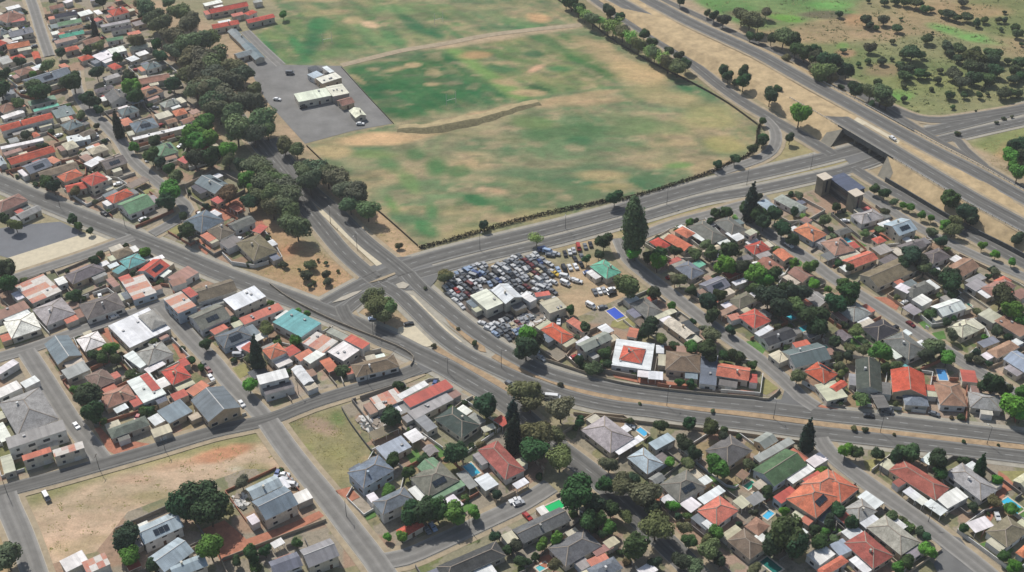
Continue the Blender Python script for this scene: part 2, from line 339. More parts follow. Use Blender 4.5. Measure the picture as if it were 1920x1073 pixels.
# open lots, lower left and centre
fill([(44, 932), (180, 884), (300, 856), (490, 808), (545, 885), (600, 960), (640, 1010), (700, 1060), (700, 1110), (60, 1110)], (196, 170, 138), 1)
fill([(45, 930), (180, 880), (490, 802), (498, 828), (300, 870), (180, 900), (50, 955)], (146, 142, 92), 3)
for b in ((420, 850, 70, 12, (190, 140, 104), .8, -14), (340, 870, 60, 10, (186, 152, 118), .6, -10), (480, 880, 40, 16, (156, 146, 98), .6), (230, 940, 70, 14, (184, 158, 124), .5), (110, 985, 50, 14, (190, 162, 130), .5), (150, 950, 40, 8, (164, 148, 112), .6), (290, 930, 50, 12, (160, 146, 104), .6), (130, 1030, 50, 16, (182, 160, 120), .5), (200, 970, 60, 12, (188, 160, 128), .5), (440, 880, 16, 5, (196, 186, 160), .6), (250, 900, 50, 8, (182, 150, 120), .5), (180, 1010, 30, 10, (158, 142, 104), .5)): blob(*b)
fill([(524, 790), (640, 760), (700, 860), (650, 905), (640, 925)], (146, 138, 96), 2)
for b in ((600, 800, 40, 14, (170, 144, 118), .8, 20), (560, 785, 24, 8, (166, 146, 112), .6), (635, 785, 16, 16, (112, 128, 74), .7, 50), (565, 840, 20, 10, (134, 138, 82), .6), (630, 850, 30, 20, (152, 146, 92), .5), (625, 900, 20, 14, (156, 144, 100), .5), (690, 860, 10, 8, (190, 158, 120), .5)): blob(*b)
fill([(-20, 940), (15, 950), (60, 1110), (-20, 1110)], (176, 152, 112), 1)
fill([(372, 975), (440, 995), (600, 958), (614, 978), (500, 1022), (415, 1056), (372, 1045)], (168, 104, 82), 1)
fill([(612, 978), (622, 968), (690, 1062), (660, 1090), (600, 1040)], (150, 144, 106), 1)
# car yard and the sandy triangle
fill([(1040, 505), (1110, 480), (1200, 525), (1200, 560), (1130, 590), (1075, 600), (1030, 545)], (182, 158, 122), 2)
fill([(822, 530), (870, 506), (1000, 480), (1045, 500), (1035, 545), (1075, 600), (1020, 610), (960, 645), (915, 635), (870, 590)], (104, 96, 86), 1)
fill([(760, 490), (1000, 455), (1150, 425), (1165, 450), (1040, 470), (1000, 480), (830, 520)], (178, 156, 118), 2)
fill([(1150, 425), (1310, 385), (1400, 375), (1290, 410), (1200, 440), (1165, 450)], (164, 150, 102), 2)
fill([(1180, 380), (1350, 345), (1560, 305), (1600, 300), (1560, 325), (1340, 372)], (158, 146, 100), 2)
fill([(1590, 345), (1640, 330), (1700, 370), (1790, 440), (1990, 560), (1990, 600), (1760, 450)], (150, 140, 108), 2)
fill([(800, 650), (1160, 760), (1540, 818), (1990, 880), (1990, 850), (1540, 780), (1160, 720), (830, 590)], (150, 140, 116), 1)
fill([(752, 560), (775, 550), (870, 640), (840, 650)], (150, 138, 110), 1)
fill([(668, 580), (700, 568), (760, 590), (790, 622), (745, 650), (672, 600)], (184, 158, 122), 1)
fill([(1840, 880), (1990, 900), (1990, 1010), (1925, 915), (1865, 880)], (158, 152, 102), 1)
V = np.stack([gx.ravel(), gy.ravel(), np.zeros(gx.size)], 1)
idx = np.arange(nx*ny).reshape(ny, nx)
F = np.stack([idx[:-1, :-1], idx[:-1, 1:], idx[1:, 1:], idx[1:, :-1]], -1).reshape(-1, 4)
_m = inpoly(FIELD, gu, gv)[..., None]; _mean = np.array(srgb(138, 138, 98)); land[:] = np.clip(np.where(_m, _mean + (land-_mean)*1.2, land), .01, 1)
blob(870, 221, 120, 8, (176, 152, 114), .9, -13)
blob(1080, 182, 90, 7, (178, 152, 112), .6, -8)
land *= np.array([.86, .87, .93])
me = bpy.data.meshes.new("ground"); me.vertices.add(len(V)); me.vertices.foreach_set("co", V.ravel())
me.loops.add(F.size); me.loops.foreach_set("vertex_index", F.ravel()); me.polygons.add(len(F))
me.polygons.foreach_set("loop_start", np.arange(0, F.size, 4)); me.polygons.foreach_set("loop_total", np.full(len(F), 4))
me.update(calc_edges=True)
at = me.color_attributes.new("land", 'FLOAT_COLOR', 'POINT')
at.data.foreach_set("color", np.concatenate([land.reshape(-1, 3), np.ones((gx.size, 1))], 1).ravel().astype(np.float32))
me.materials.append(MATS["land"])
o = obj("ground", me); o["kind"] = "structure"
m_plain("far_land", srgb(150, 142, 108), vary=.2, scale=.02)
V = [(-15000, -15000, -.3), (15000, -15000, -.3), (15000, 15000, -.3), (-15000, 15000, -.3)]
o = obj("terrain", mesh("terrain", V, [(0, 1, 2, 3)], "far_land")); o["kind"] = "structure"
# ================================================================= ROADS AND PAVED GROUND
ZL = [0.20]
def nextz(s=.004): ZL[0] += s; return ZL[0]
ROADS = []                                           # (points, half width) so that walls and plants stay off the tarmac
def offset_line(P, d):
    out = []
    for i, p in enumerate(P):
        a = P[max(i-1, 0)]; b = P[min(i+1, len(P)-1)]
        t = np.array([b[0]-a[0], b[1]-a[1]]); t = t / (np.linalg.norm(t) + 1e-9)
        out.append((p[0] - t[1]*d, p[1] + t[0]*d))
    return out
def line_world(pts, h=0.0, step=5.0):
    Q = [(*unp(p[0], p[1], (p[2] if len(p) > 2 else h)), (p[2] if len(p) > 2 else h)) for p in pts]
    return [tuple(q) for q in cat_rom(Q, step)]
def ribbon(name, P, d0, d1, z, mat, kind="structure"):
    A = offset_line(P, d0); B = offset_line(P, d1); V = []; F = []; UV = []; L = 0; Ls = [0]
    for i in range(1, len(P)): L += math.hypot(P[i][0]-P[i-1][0], P[i][1]-P[i-1][1]); Ls.append(L)
    for a, b, p in zip(A, B, P): V += [(*a, p[2] + z), (*b, p[2] + z)]
    for i in range(len(P)-1):
        F.append((2*i+1, 2*i, 2*i+2, 2*i+3)); UV += [(1, Ls[i]), (-1, Ls[i]), (-1, Ls[i+1]), (1, Ls[i+1])]
    o = obj(name, mesh(name, V, F, mat, uv=UV)); 
    if kind: o["kind"] = kind
    return o
def dashes(P, off, z, ln=3.0, gap=6.0, wd=.18, cont=False):
    Q = offset_line(P, off); V = []; F = []; acc = 0
    for i in range(len(Q)-1):
        a = np.array(Q[i]); b = np.array(Q[i+1]); s = np.linalg.norm(b-a)
        if s < .01: continue
        t = (b-a)/s; nrm = np.array([-t[1], t[0]]); x = 0
        while x < s:
            ph = (acc + x) % (ln+gap)
            if ph < ln or cont:
                e = min(s, x + (ln - ph if not cont else s)); z0 = P[i][2] + z; k = len(V)
                for q in (a+t*x-nrm*wd, a+t*e-nrm*wd, a+t*e+nrm*wd, a+t*x+nrm*wd): V.append((*q, z0))
                F.append((k, k+1, k+2, k+3)); x = e + (gap if not cont else .01)
            else: x += ln+gap-ph
        acc += s
    if F: o = obj("road_markings", mesh("road_markings", V, F, "road_paint")); o["kind"] = "structure"
def road(pts, w, mat="asphalt", verge=2.2, name="road", marks=0, kerb=True, h=0.0, z=None, walk="verge_soil"):
    P = line_world(pts, h); hw = w/2
    ROADS.append((P, hw))
    VERGES.append((P, hw, verge, kerb, walk))
    z = z or nextz(); z += .16
    ribbon(name, P, -hw, hw, z, mat)
    if marks == 1: dashes(P, 0, z + .008)
    if marks == 2:
        dashes(P, 0, z + .008)
        dashes(P, -hw+.5, z+.008, cont=True, wd=.1); dashes(P, hw-.5, z+.008, cont=True, wd=.1)
    return P
VERGES = []
def flatpoly(name, pts, mat, z=None, h=0.0, soft=False):
    P = [unp(*p, h) for p in pts]
    z = z if z is not None else nextz()
    a = sum(P[i-1][0]*P[i][1] - P[i][0]*P[i-1][1] for i in range(len(P)))
    if a < 0: P = P[::-1]
    T = tessellate_polygon([[Vector((*q, 0)) for q in P]]); F = []
    for t in T:
        s = sum(P[t[i-1]][0]*P[t[i]][1] - P[t[i]][0]*P[t[i-1]][1] for i in range(3)); F.append(tuple(t) if s > 0 else tuple(t)[::-1])
    me = mesh(name, [(*q, z) for q in P], F, mat)
    o = obj(name, me); o["kind"] = "structure"; return o

# east-west dual road past the field
R_UP = [(612, 572), (655, 548), (700, 525), (760, 499), (835, 477), (911, 458), (1011, 434), (1090, 414), (1160, 395), (1241, 371), (1341, 344), (1440, 322), (1540, 298), (1600, 282), (1660, 266), (1745, 247), (1822, 228), (1930, 202), (1990, 186)]
R_LO = [(640, 590), (668, 566), (700, 548), (760, 523), (835, 502), (911, 482), (1011, 459), (1090, 439), (1160, 419), (1215, 404), (1316, 375), (1417, 357), (1540, 330), (1583, 320), (1640, 301), (1690, 285), (1760, 264), (1840, 245), (1930, 225), (1990, 210)]
road(R_UP, 9, marks=2, walk='shoulder'); road(R_LO, 6.8, marks=2, walk='shoulder')
# avenue to the north-west
road([(415, 175), (450, 225), (488, 275), (521, 312), (548, 345), (573, 388), (606, 429), (644, 474), (690, 515), (733, 546)], 8, marks=1)
road([(505, 262), (545, 312), (586, 361), (632, 401), (682, 451), (732, 491), (760, 514), (785, 537)], 8, marks=1)
# long diagonal road
DIAG = [(-60, 318), (0, 343), (101, 386), (201, 426), (302, 466), (400, 507), (455, 529), (531, 556), (606, 585), (657, 606), (732, 638), (775, 660), (823, 683), (886, 719), (936, 749), (980, 782), (1033, 830), (1088, 872), (1123, 900), (1167, 941), (1249, 1020), (1290, 1060), (1320, 1095)]
road(DIAG[:15], 10, marks=2, walk='shoulder'); road(DIAG[13:], 9, "asphalt", marks=1)
# curved dual road
road([(715, 535), (745, 552), (785, 590), (823, 628), (871, 663), (949, 701), (1012, 727), (1087, 750), (1160, 765), (1215, 771), (1304, 784), (1413, 797), (1495, 808), (1547, 814), (1711, 833), (1920, 858), (1990, 868)], 7.2, marks=2, walk='shoulder')
road([(765, 515), (785, 537), (835, 580), (886, 620), (936, 653), (986, 682), (1037, 704), (1100, 721), (1160, 733), (1215, 741), (1316, 753), (1417, 763), (1540, 778), (1629, 787), (1738, 800), (1920, 822), (1990, 832)], 7.4, marks=2, walk='shoulder')
# frontage road beside the motorway, loop at the field corner
road([(1105, -14), (1118, 1), (1185, 45), (1233, 76), (1300, 122), (1345, 158), (1391, 191), (1442, 221), (1517, 264), (1560, 290)], 7.5, marks=1)
road([(1432, 222), (1450, 240), (1455, 262), (1446, 284), (1420, 300), (1385, 312), (1340, 327)], 6, "asphalt_old")
# suburb streets, right
S1 = [(1160, 448), (1178, 486), (1203, 509), (1236, 535), (1281, 570), (1321, 602), (1366, 634), (1417, 670), (1467, 712), (1500, 745), (1530, 765)]
road(S1, 6.5, "asphalt_old")
road([(1178, 452), (1210, 440), (1266, 419), (1331, 402), (1378, 388), (1440, 372)], 5.5, "asphalt_old")
road([(1379, 395), (1417, 422), (1467, 456), (1517, 488), (1558, 520), (1621, 560), (1671, 592), (1734, 634), (1784, 665), (1834, 698), (1897, 736), (1960, 775)], 6.5, "asphalt_old")
road([(1603, 318), (1646, 345), (1709, 379), (1759, 409), (1809, 437), (1872, 470), (1920, 496), (1990, 532)], 6.5, marks=1)
road([(1620, 362), (1671, 396), (1721, 427), (1772, 453), (1847, 488), (1920, 520), (1990, 552)], 5.5, "asphalt_old")
road([(1536, 822), (1548, 842), (1575, 868), (1629, 909), (1711, 967), (1779, 1019), (1834, 1062), (1880, 1100)], 7, "asphalt_old")
road([(1033, 912), (978, 946), (896, 985), (815, 1023), (760, 1046), (705, 1056)], 7, "asphalt_old")
# streets, left
road([(50, -20), (63, 15), (78, 63), (93, 106)], 6, "asphalt_old")
road([(140, 135), (145, 171), (166, 206), (201, 240), (226, 266), (252, 305), (302, 347), (335, 375), (352, 395), (330, 415), (285, 440)], 6, "asphalt_old")
road([(-40, 545), (50, 515), (151, 482), (214, 459), (250, 446)], 6, "asphalt_old")
road([(-60, 692), (0, 671), (50, 657), (126, 630), (201, 604), (252, 588), (302, 572), (340, 562)], 6.5, "asphalt_old")
road([(302, 574), (352, 630), (398, 678), (430, 716), (481, 768), (500, 790)], 7, "asphalt_old")
road([(50, 660), (88, 718), (131, 786), (164, 829), (193, 866)], 7, "asphalt_old")
A1 = [(-60, 945), (0, 924), (109, 895), (191, 872), (300, 841), (400, 811), (503, 788), (581, 758), (657, 734), (732, 712), (785, 690)]
road(A1, 6.5)
road([(503, 792), (533, 835), (571, 884), (612, 933), (653, 987), (702, 1050), (725, 1085)], 8, "asphalt_old")
road([(10, 928), (16, 949), (41, 1007), (70, 1090)], 8, "asphalt_old")
# east interchange
road([(1615, 178), (1676, 205), (1720, 222), (1765, 226), (1822, 219), (1920, 203), (1990, 190)], 6)
road([(1500, 118), (1585, 163), (1658, 205), (1741, 256), (1800, 290), (1845, 315), (1912, 354), (1990, 396)], 6)
road([(1778, 258), (1797, 266), (1808, 280), (1845, 312)], 5)
road([(1225, -20), (1243, 0), (1299, 26), (1350, 50), (1408, 78), (1442, 93), (1500, 118)], 5)
# tarmac areas
flatpoly("traffic_island", [(622, 570), (640, 559), (662, 550), (680, 546), (670, 553), (648, 564)], "kerb_concrete", .60)
flatpoly("traffic_island", [(742, 535), (756, 530), (768, 536), (760, 543), (748, 543)], "kerb_concrete", .602)
flatpoly("traffic_island", [(690, 533), (715, 522), (740, 513), (742, 516), (716, 527)], "verge_soil", .604)
flatpoly("junction_road", [(596, 572), (640, 556), (668, 528), (690, 503), (735, 484), (770, 482), (800, 490), (828, 512), (815, 530), (800, 548), (775, 545), (748, 545), (720, 556), (684, 560), (656, 575), (648, 598), (660, 625), (640, 618), (610, 600)], "junction_asphalt", .33)
road([(640, 575), (652, 600), (682, 622), (712, 640), (745, 652)], 6)
flatpoly("junction_road", [(1475, 720), (1508, 752), (1560, 775), (1540, 790), (1440, 775), (1430, 752), (1465, 750)], "junction_asphalt", .335)
flatpoly("junction_road", [(735, 712), (775, 690), (800, 672), (830, 690), (800, 700), (760, 712)], "junction_asphalt", .33)
flatpoly("junction_road", [(1570, 285), (1610, 270), (1690, 262), (1700, 285), (1640, 312), (1600, 325), (1590, 305)], "junction_asphalt", .33)
flatpoly("junction_road", [(1740, 990), (1800, 1010), (1860, 1090), (1770, 1100), (1750, 1060), (1765, 1030)], "junction_asphalt", .33)
CP_ = [(462, 116), (500, 108), (530, 122), (640, 124), (736, 232), (660, 246), (572, 270), (540, 235), (500, 190), (478, 150)]
flatpoly("car_park", CP_, "carpark_asphalt", .10)
flatpoly("car_park", [(-20, 432), (33, 423), (113, 416), (160, 438), (15, 484), (-20, 474)], "slate_asphalt", .10)
flatpoly("sand_strip", [(15, 484), (160, 438), (195, 443), (210, 455), (200, 463), (33, 519)], "sand", .11)
flatpoly("car_park", [(-10, 172), (30, 163), (62, 165), (55, 182), (20, 200), (-10, 200)], "carpark_asphalt", .10)
flatpoly("sand_strip", [(768, 553), (776, 556), (800, 582), (840, 620), (866, 642), (862, 646), (830, 622), (795, 590)], "sand", .36)
flatpoly("sand_strip", [(747, 616), (765, 610), (778, 612), (815, 648), (800, 652), (768, 640), (745, 628)], "sand", .365)
flatpoly("soil_median", [(832, 594), (842, 592), (880, 622), (908, 650), (912, 662), (900, 660), (872, 636), (845, 612)], "orange_soil", .365)
P = line_world([(925, 668), (965, 690), (1012, 707), (1087, 733), (1160, 748), (1215, 756), (1316, 768), (1417, 780), (1531, 795), (1684, 814), (1920, 840), (1990, 849)]); ribbon("soil_median", P, -1.35, 1.35, .37, "orange_soil")
P = line_world([(815, 652), (845, 672), (880, 690), (925, 714), (965, 742)]); ribbon("soil_median", P, -1.5, 1.5, .375, "orange_soil")
P = line_world([(600, 395), (618, 410), (660, 450), (712, 498)]); ribbon("sand_strip", P, -1.6, 1.6, .37, "sand")
P = line_world([(640, 123), (700, 108), (760, 94), (835, 82), (905, 68), (980, 58), (1090, 47)]); ribbon("path", P, -2.4, 2.4, .13, "verge_soil")
P = line_world([(463, 58), (490, 85), (530, 122)]); ribbon("path", P, -4, 2, .135, "asphalt_old")
ROADS.append((P, 3))
# shoulders, kerbs and pavements below the carriageways
for k, (P, hw, verge, kerb, walk) in enumerate(VERGES):
    z = .13 + k*.003
    ribbon("pavement", P, -hw - verge, hw + verge, z, walk)
    if kerb:
        ribbon("kerb", P, -hw - .28, hw + .28, z + .06, "kerb_concrete")

# ================================================================= MOTORWAY ON ITS EMBANKMENT
ML = [(1132, -14, 1.2), (1158, 1, 1.5), (1250, 53, 2.2), (1300, 79, 2.6), (1425, 141, 3.8), (1484, 172, 4.2), (1534, 199, 5.0), (1600, 237, 5.7), (1737, 319, 5.7), (1821, 369, 5.5), (1905, 415, 5.0), (1990, 462, 5.0)]
MR = [(1190, -14, 1.2), (1216, 1, 1.5), (1250, 19, 2.0), (1300, 45, 2.6), (1417, 99, 3.8), (1484, 136, 4.2), (1534, 164, 5.0), (1600, 200, 5.7), (1737, 275, 5.7), (1821, 318, 5.5), (1905, 364, 5.0), (1990, 410, 5.0)]
PL = line_world(ML, step=4); PR = line_world(MR, step=4)
def resample(P, n):
    P = np.array(P); d = np.r_[0, np.cumsum(np.hypot(*np.diff(P[:, :2], axis=0).T))]
    s = np.linspace(0, d[-1], n); return [tuple(np.interp(x, d, P[:, k]) for k in range(3)) for x in s]
NS = 200
PL = resample(PL, NS); PR = resample(PR, NS)
LE = []; sec = []
for i in range(NS):
    l = np.array(PL[i]); r = np.array(PR[i]); n = (l - r)[:2]; n = n / np.linalg.norm(n); z = (l[2] + r[2]) / 2
    tl = l[:2] + n*7.2; tr = r[:2] - n*7.2; run = 1.9*z + .5
    sec.append((tuple(tl + n*run), tuple(tl), tuple(tr), tuple(tr - n*run), z))
bx = [i for i in range(NS) if 1590 < proj(*PL[i])[0] < 1674]
b0, b1 = bx[0], bx[-1]
def emb(i0, i1):
    V = []; F = []; fm = []
    for i in range(i0, i1+1):
        a, b, c, d, z = sec[i]; V += [(*a, 0.02), (*b, z), (*c, z), (*d, 0.02)]
    for k in range(i1-i0):
        for j in range(3): F.append((4*k+j, 4*k+j+4, 4*k+j+5, 4*k+j+1)); fm.append(0)
    e = 4*(i1-i0); F.append((0, 1, 2, 3)); fm.append(1); F.append((e+3, e+2, e+1, e)); fm.append(1)
    o = obj("embankment", mesh("embankment", V, F, ["embankment_grass", "concrete"], fm)); o["kind"] = "structure"
emb(0, b0); emb(b1, NS-1)
def conc_cone(i, sgn):
    # pale concrete slope paving beside the abutment
    a, b, c, d, z = sec[i]; a2, b2, _, _, z2 = sec[i + sgn*4]
    V = [(*a, .03), (*b, z+.02), (*(np.array(b2)*.5+np.array(a2)*.5), z2*.5), (*a2, .03)]; nrm = np.array(a) - np.array(b); nrm = nrm/np.linalg.norm(nrm)
    V = [(x + nrm[0]*.12, y + nrm[1]*.12, zz+.06) for x, y, zz in V]
    o = obj("abutment_paving", mesh("abutment_paving", V, [(0, 1, 2, 3)], "concrete")); o["kind"] = "structure"
conc_cone(b0, -1); conc_cone(b1, 1)
BR = empty("motorway_bridge", (*sec[(b0+b1)//2][1], 0), 0, "bridge"); BR["label"] = "flat concrete bridge carrying the motorway over the crossing road"
bl = BR.location
def local(V): return [(x-bl.x, y-bl.y, z-bl.z) for x, y, z in V]
V = []; F = []
for i in range(b0, b1+1):
    a, b, c, d, z = sec[i]; V += [(*b, z+.02), (*c, z+.02), (*c, z-1.3), (*b, z-1.3)]
for k in range(b1-b0):
    for j in range(4): F.append((4*k+j, 4*k+(j+1) % 4, 4*k+(j+1) % 4+4, 4*k+j+4))
F += [(0, 3, 2, 1), tuple(4*(b1-b0)+j for j in range(4))]
obj("deck", mesh("deck", local(V), F, ["concrete", "sand"], [1 if i % 4 == 0 and i < 4*(b1-b0) else 0 for i in range(len(F))]), BR)
for side in (1, 2):
    V = []; F = []
    for i in range(b0-2, b1+3):
        s = sec[i]; p = np.array(s[side]); q = np.array(s[3-side]); n = (p-q)/np.linalg.norm(p-q); z = s[4]
        a = p + n*.05; b = p - n*.35
        V += [(*a, z-1.9), (*a, z+.9), (*b, z+.9), (*b, z+.02)]
    for k in range(b1+4-b0):
        for j in range(3): F.append((4*k+j, 4*k+j+1, 4*k+j+5, 4*k+j+4))
    obj("parapet", mesh("parapet", local(V), F, "dark_concrete"), BR)
for t in (.32, .66):
    i = int(b0 + (b1-b0)*t); s = sec[i]; p = np.array(s[1]); q = np.array(s[2]); V = []; F = []
    for k in range(6):
        c = p + (q-p)*(.06 + .88*k/5); box(V, F, c[0]-.5, c[0]+.5, c[1]-.5, c[1]+.5, 0, s[4]-1.2)
        if k == 0: V1 = list(V)
    for k in range(6):
        obj("pier", mesh("pier", local(V[8*k:8*k+8]), [tuple(x) for x in F[:6]], "concrete"), BR)
LL = [(*p[:2], p[2]) for p in PL]
for P in (PL, PR):
    ribbon("motorway", P, -4.9, 4.9, .10, "asphalt"); ribbon("motorway_shoulder", P, -6.6, 6.6, .05, "verge_soil")
    dashes(P, 0, .12, ln=4, gap=8, wd=.2); dashes(P, 4.0, .12, cont=True, wd=.1); dashes(P, -4.0, .12, cont=True, wd=.1)
# long retaining wall at the foot of the bank
def wall_run(name, cat, label, P, t, hgt, mat, col=None, step=3, rail=False):
    V = []; F = []; P = [tuple(p) for p in P]; c = P[0]
    A = offset_line(P, t/2); B = offset_line(P, -t/2)
    for a, b, p in zip(A, B, P):
        z = p[2] if len(p) > 2 else 0
        V += [(a[0]-c[0], a[1]-c[1], z), (a[0]-c[0], a[1]-c[1], z+hgt), (b[0]-c[0], b[1]-c[1], z+hgt), (b[0]-c[0], b[1]-c[1], z)]
    for i in range(len(P)-1):
        k = 4*i; F += [(k, k+1, k+5, k+4), (k+1, k+2, k+6, k+5), (k+2, k+3, k+7, k+6)]
    F += [(0, 3, 2, 1), (len(V)-4, len(V)-3, len(V)-2, len(V)-1)]
    o = obj(name, mesh(name, V, F, mat), loc=(c[0], c[1], 0), col=col); o["category"] = cat; o["label"] = label; return o
toe = [(*np.add(sec[i][0], np.subtract(sec[i][0], sec[i][1])*.06), 0) for i in range(b1+3, NS)]
wall_run("retaining_wall", "retaining wall", "long dark grey retaining wall at the foot of the motorway bank", toe, .5, 2.6, "dark_concrete")
for side, nm in ((1, "steel crash barrier along the field side of the raised motorway"), (2, "steel crash barrier along the veld side of the raised motorway")):
    P = [(*(np.array(sec[i][side])*.985 + np.array(sec[i][3-side])*.015), sec[i][4]) for i in range(100, NS)]
    e = empty("crash_barrier", (P[0][0], P[0][1], P[0][2]), 0, "barrier"); e["label"] = nm
    A = offset_line(P, .12); V = []; F = []
    for a, p in zip(A, P): V += [(a[0]-P[0][0], a[1]-P[0][1], p[2]-P[0][2]+.45), (a[0]-P[0][0], a[1]-P[0][1], p[2]-P[0][2]+.8), (p[0]-P[0][0], p[1]-P[0][1], p[2]-P[0][2]+.8), (p[0]-P[0][0], p[1]-P[0][1], p[2]-P[0][2]+.45)]
    for i in range(len(P)-1):
        k = 4*i; F += [(k, k+1, k+5, k+4), (k+1, k+2, k+6, k+5), (k+2, k+3, k+7, k+6), (k+3, k, k+4, k+7)]
    obj("rail", mesh("rail", V, F, "white_trim"), e)
    pm = boxmesh("post", -.08, .08, -.08, .08, 0, .85, "dark_concrete")
    for p in P[::2]: obj("post", pm, e, loc=(p[0]-P[0][0], p[1]-P[0][1], p[2]-P[0][2]))

# grass bank between the two pitches
def berm():
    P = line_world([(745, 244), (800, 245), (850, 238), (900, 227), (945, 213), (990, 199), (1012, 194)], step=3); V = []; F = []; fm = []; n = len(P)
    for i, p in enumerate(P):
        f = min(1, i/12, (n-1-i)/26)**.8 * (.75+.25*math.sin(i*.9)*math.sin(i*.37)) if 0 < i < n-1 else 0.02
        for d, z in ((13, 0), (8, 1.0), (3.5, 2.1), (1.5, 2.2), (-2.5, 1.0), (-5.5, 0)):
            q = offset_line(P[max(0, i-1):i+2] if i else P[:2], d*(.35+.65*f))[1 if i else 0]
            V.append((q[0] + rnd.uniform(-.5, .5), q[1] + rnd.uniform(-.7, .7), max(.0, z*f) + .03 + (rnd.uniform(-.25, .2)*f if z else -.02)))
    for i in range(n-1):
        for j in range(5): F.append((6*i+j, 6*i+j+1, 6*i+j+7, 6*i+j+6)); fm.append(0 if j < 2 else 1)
    o = obj("grass_bank", mesh("grass_bank", V, F, ["berm_top", "berm_grass_shade"], fm, smooth=True)); o["kind"] = "structure"
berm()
# ================================================================= HOUSES
RC = {'r': ((184, 84, 68), (202, 100, 80), "red"), 'o': ((198, 110, 84), (204, 130, 102), "orange"), 'b': ((118, 108, 92), (134, 118, 98), "brown"),
      'g': ((104, 104, 102), (124, 122, 116), "grey"), 'G': ((150, 148, 144), (168, 164, 158), "light grey"), 'w': ((230, 230, 228), (240, 237, 230), "white"),
      's': ((106, 114, 122), (128, 136, 142), "slate blue"), 't': ((98, 160, 156), (122, 178, 172), "turquoise"), 'e': ((104, 140, 106), (122, 156, 120), "pale green"),
      'k': ((60, 66, 68), (76, 80, 80), "charcoal"), 'p': ((150, 112, 94), (172, 132, 112), "clay pink"), 'c': ((196, 188, 162), (212, 204, 180), "cream"),
      'a': ((160, 174, 182), (178, 190, 196), "pale blue"), 'q': ((196, 150, 130), (200, 160, 140), "rust and white"), 'C': ((226, 224, 200), (236, 232, 210), "pale cream"), 'j': ((92, 172, 142), (108, 184, 154), "bright green"),
      'E': ((78, 104, 76), (86, 112, 82), "moss green"), 'x': ((158, 88, 74), (166, 96, 82), "brick red")}
WALLC = [((206, 198, 182), "cream"), ((214, 212, 208), "white"), ((186, 178, 164), "beige"), ((164, 160, 154), "grey"), ((196, 176, 148), "tan"), ((178, 190, 200), "pale blue")]
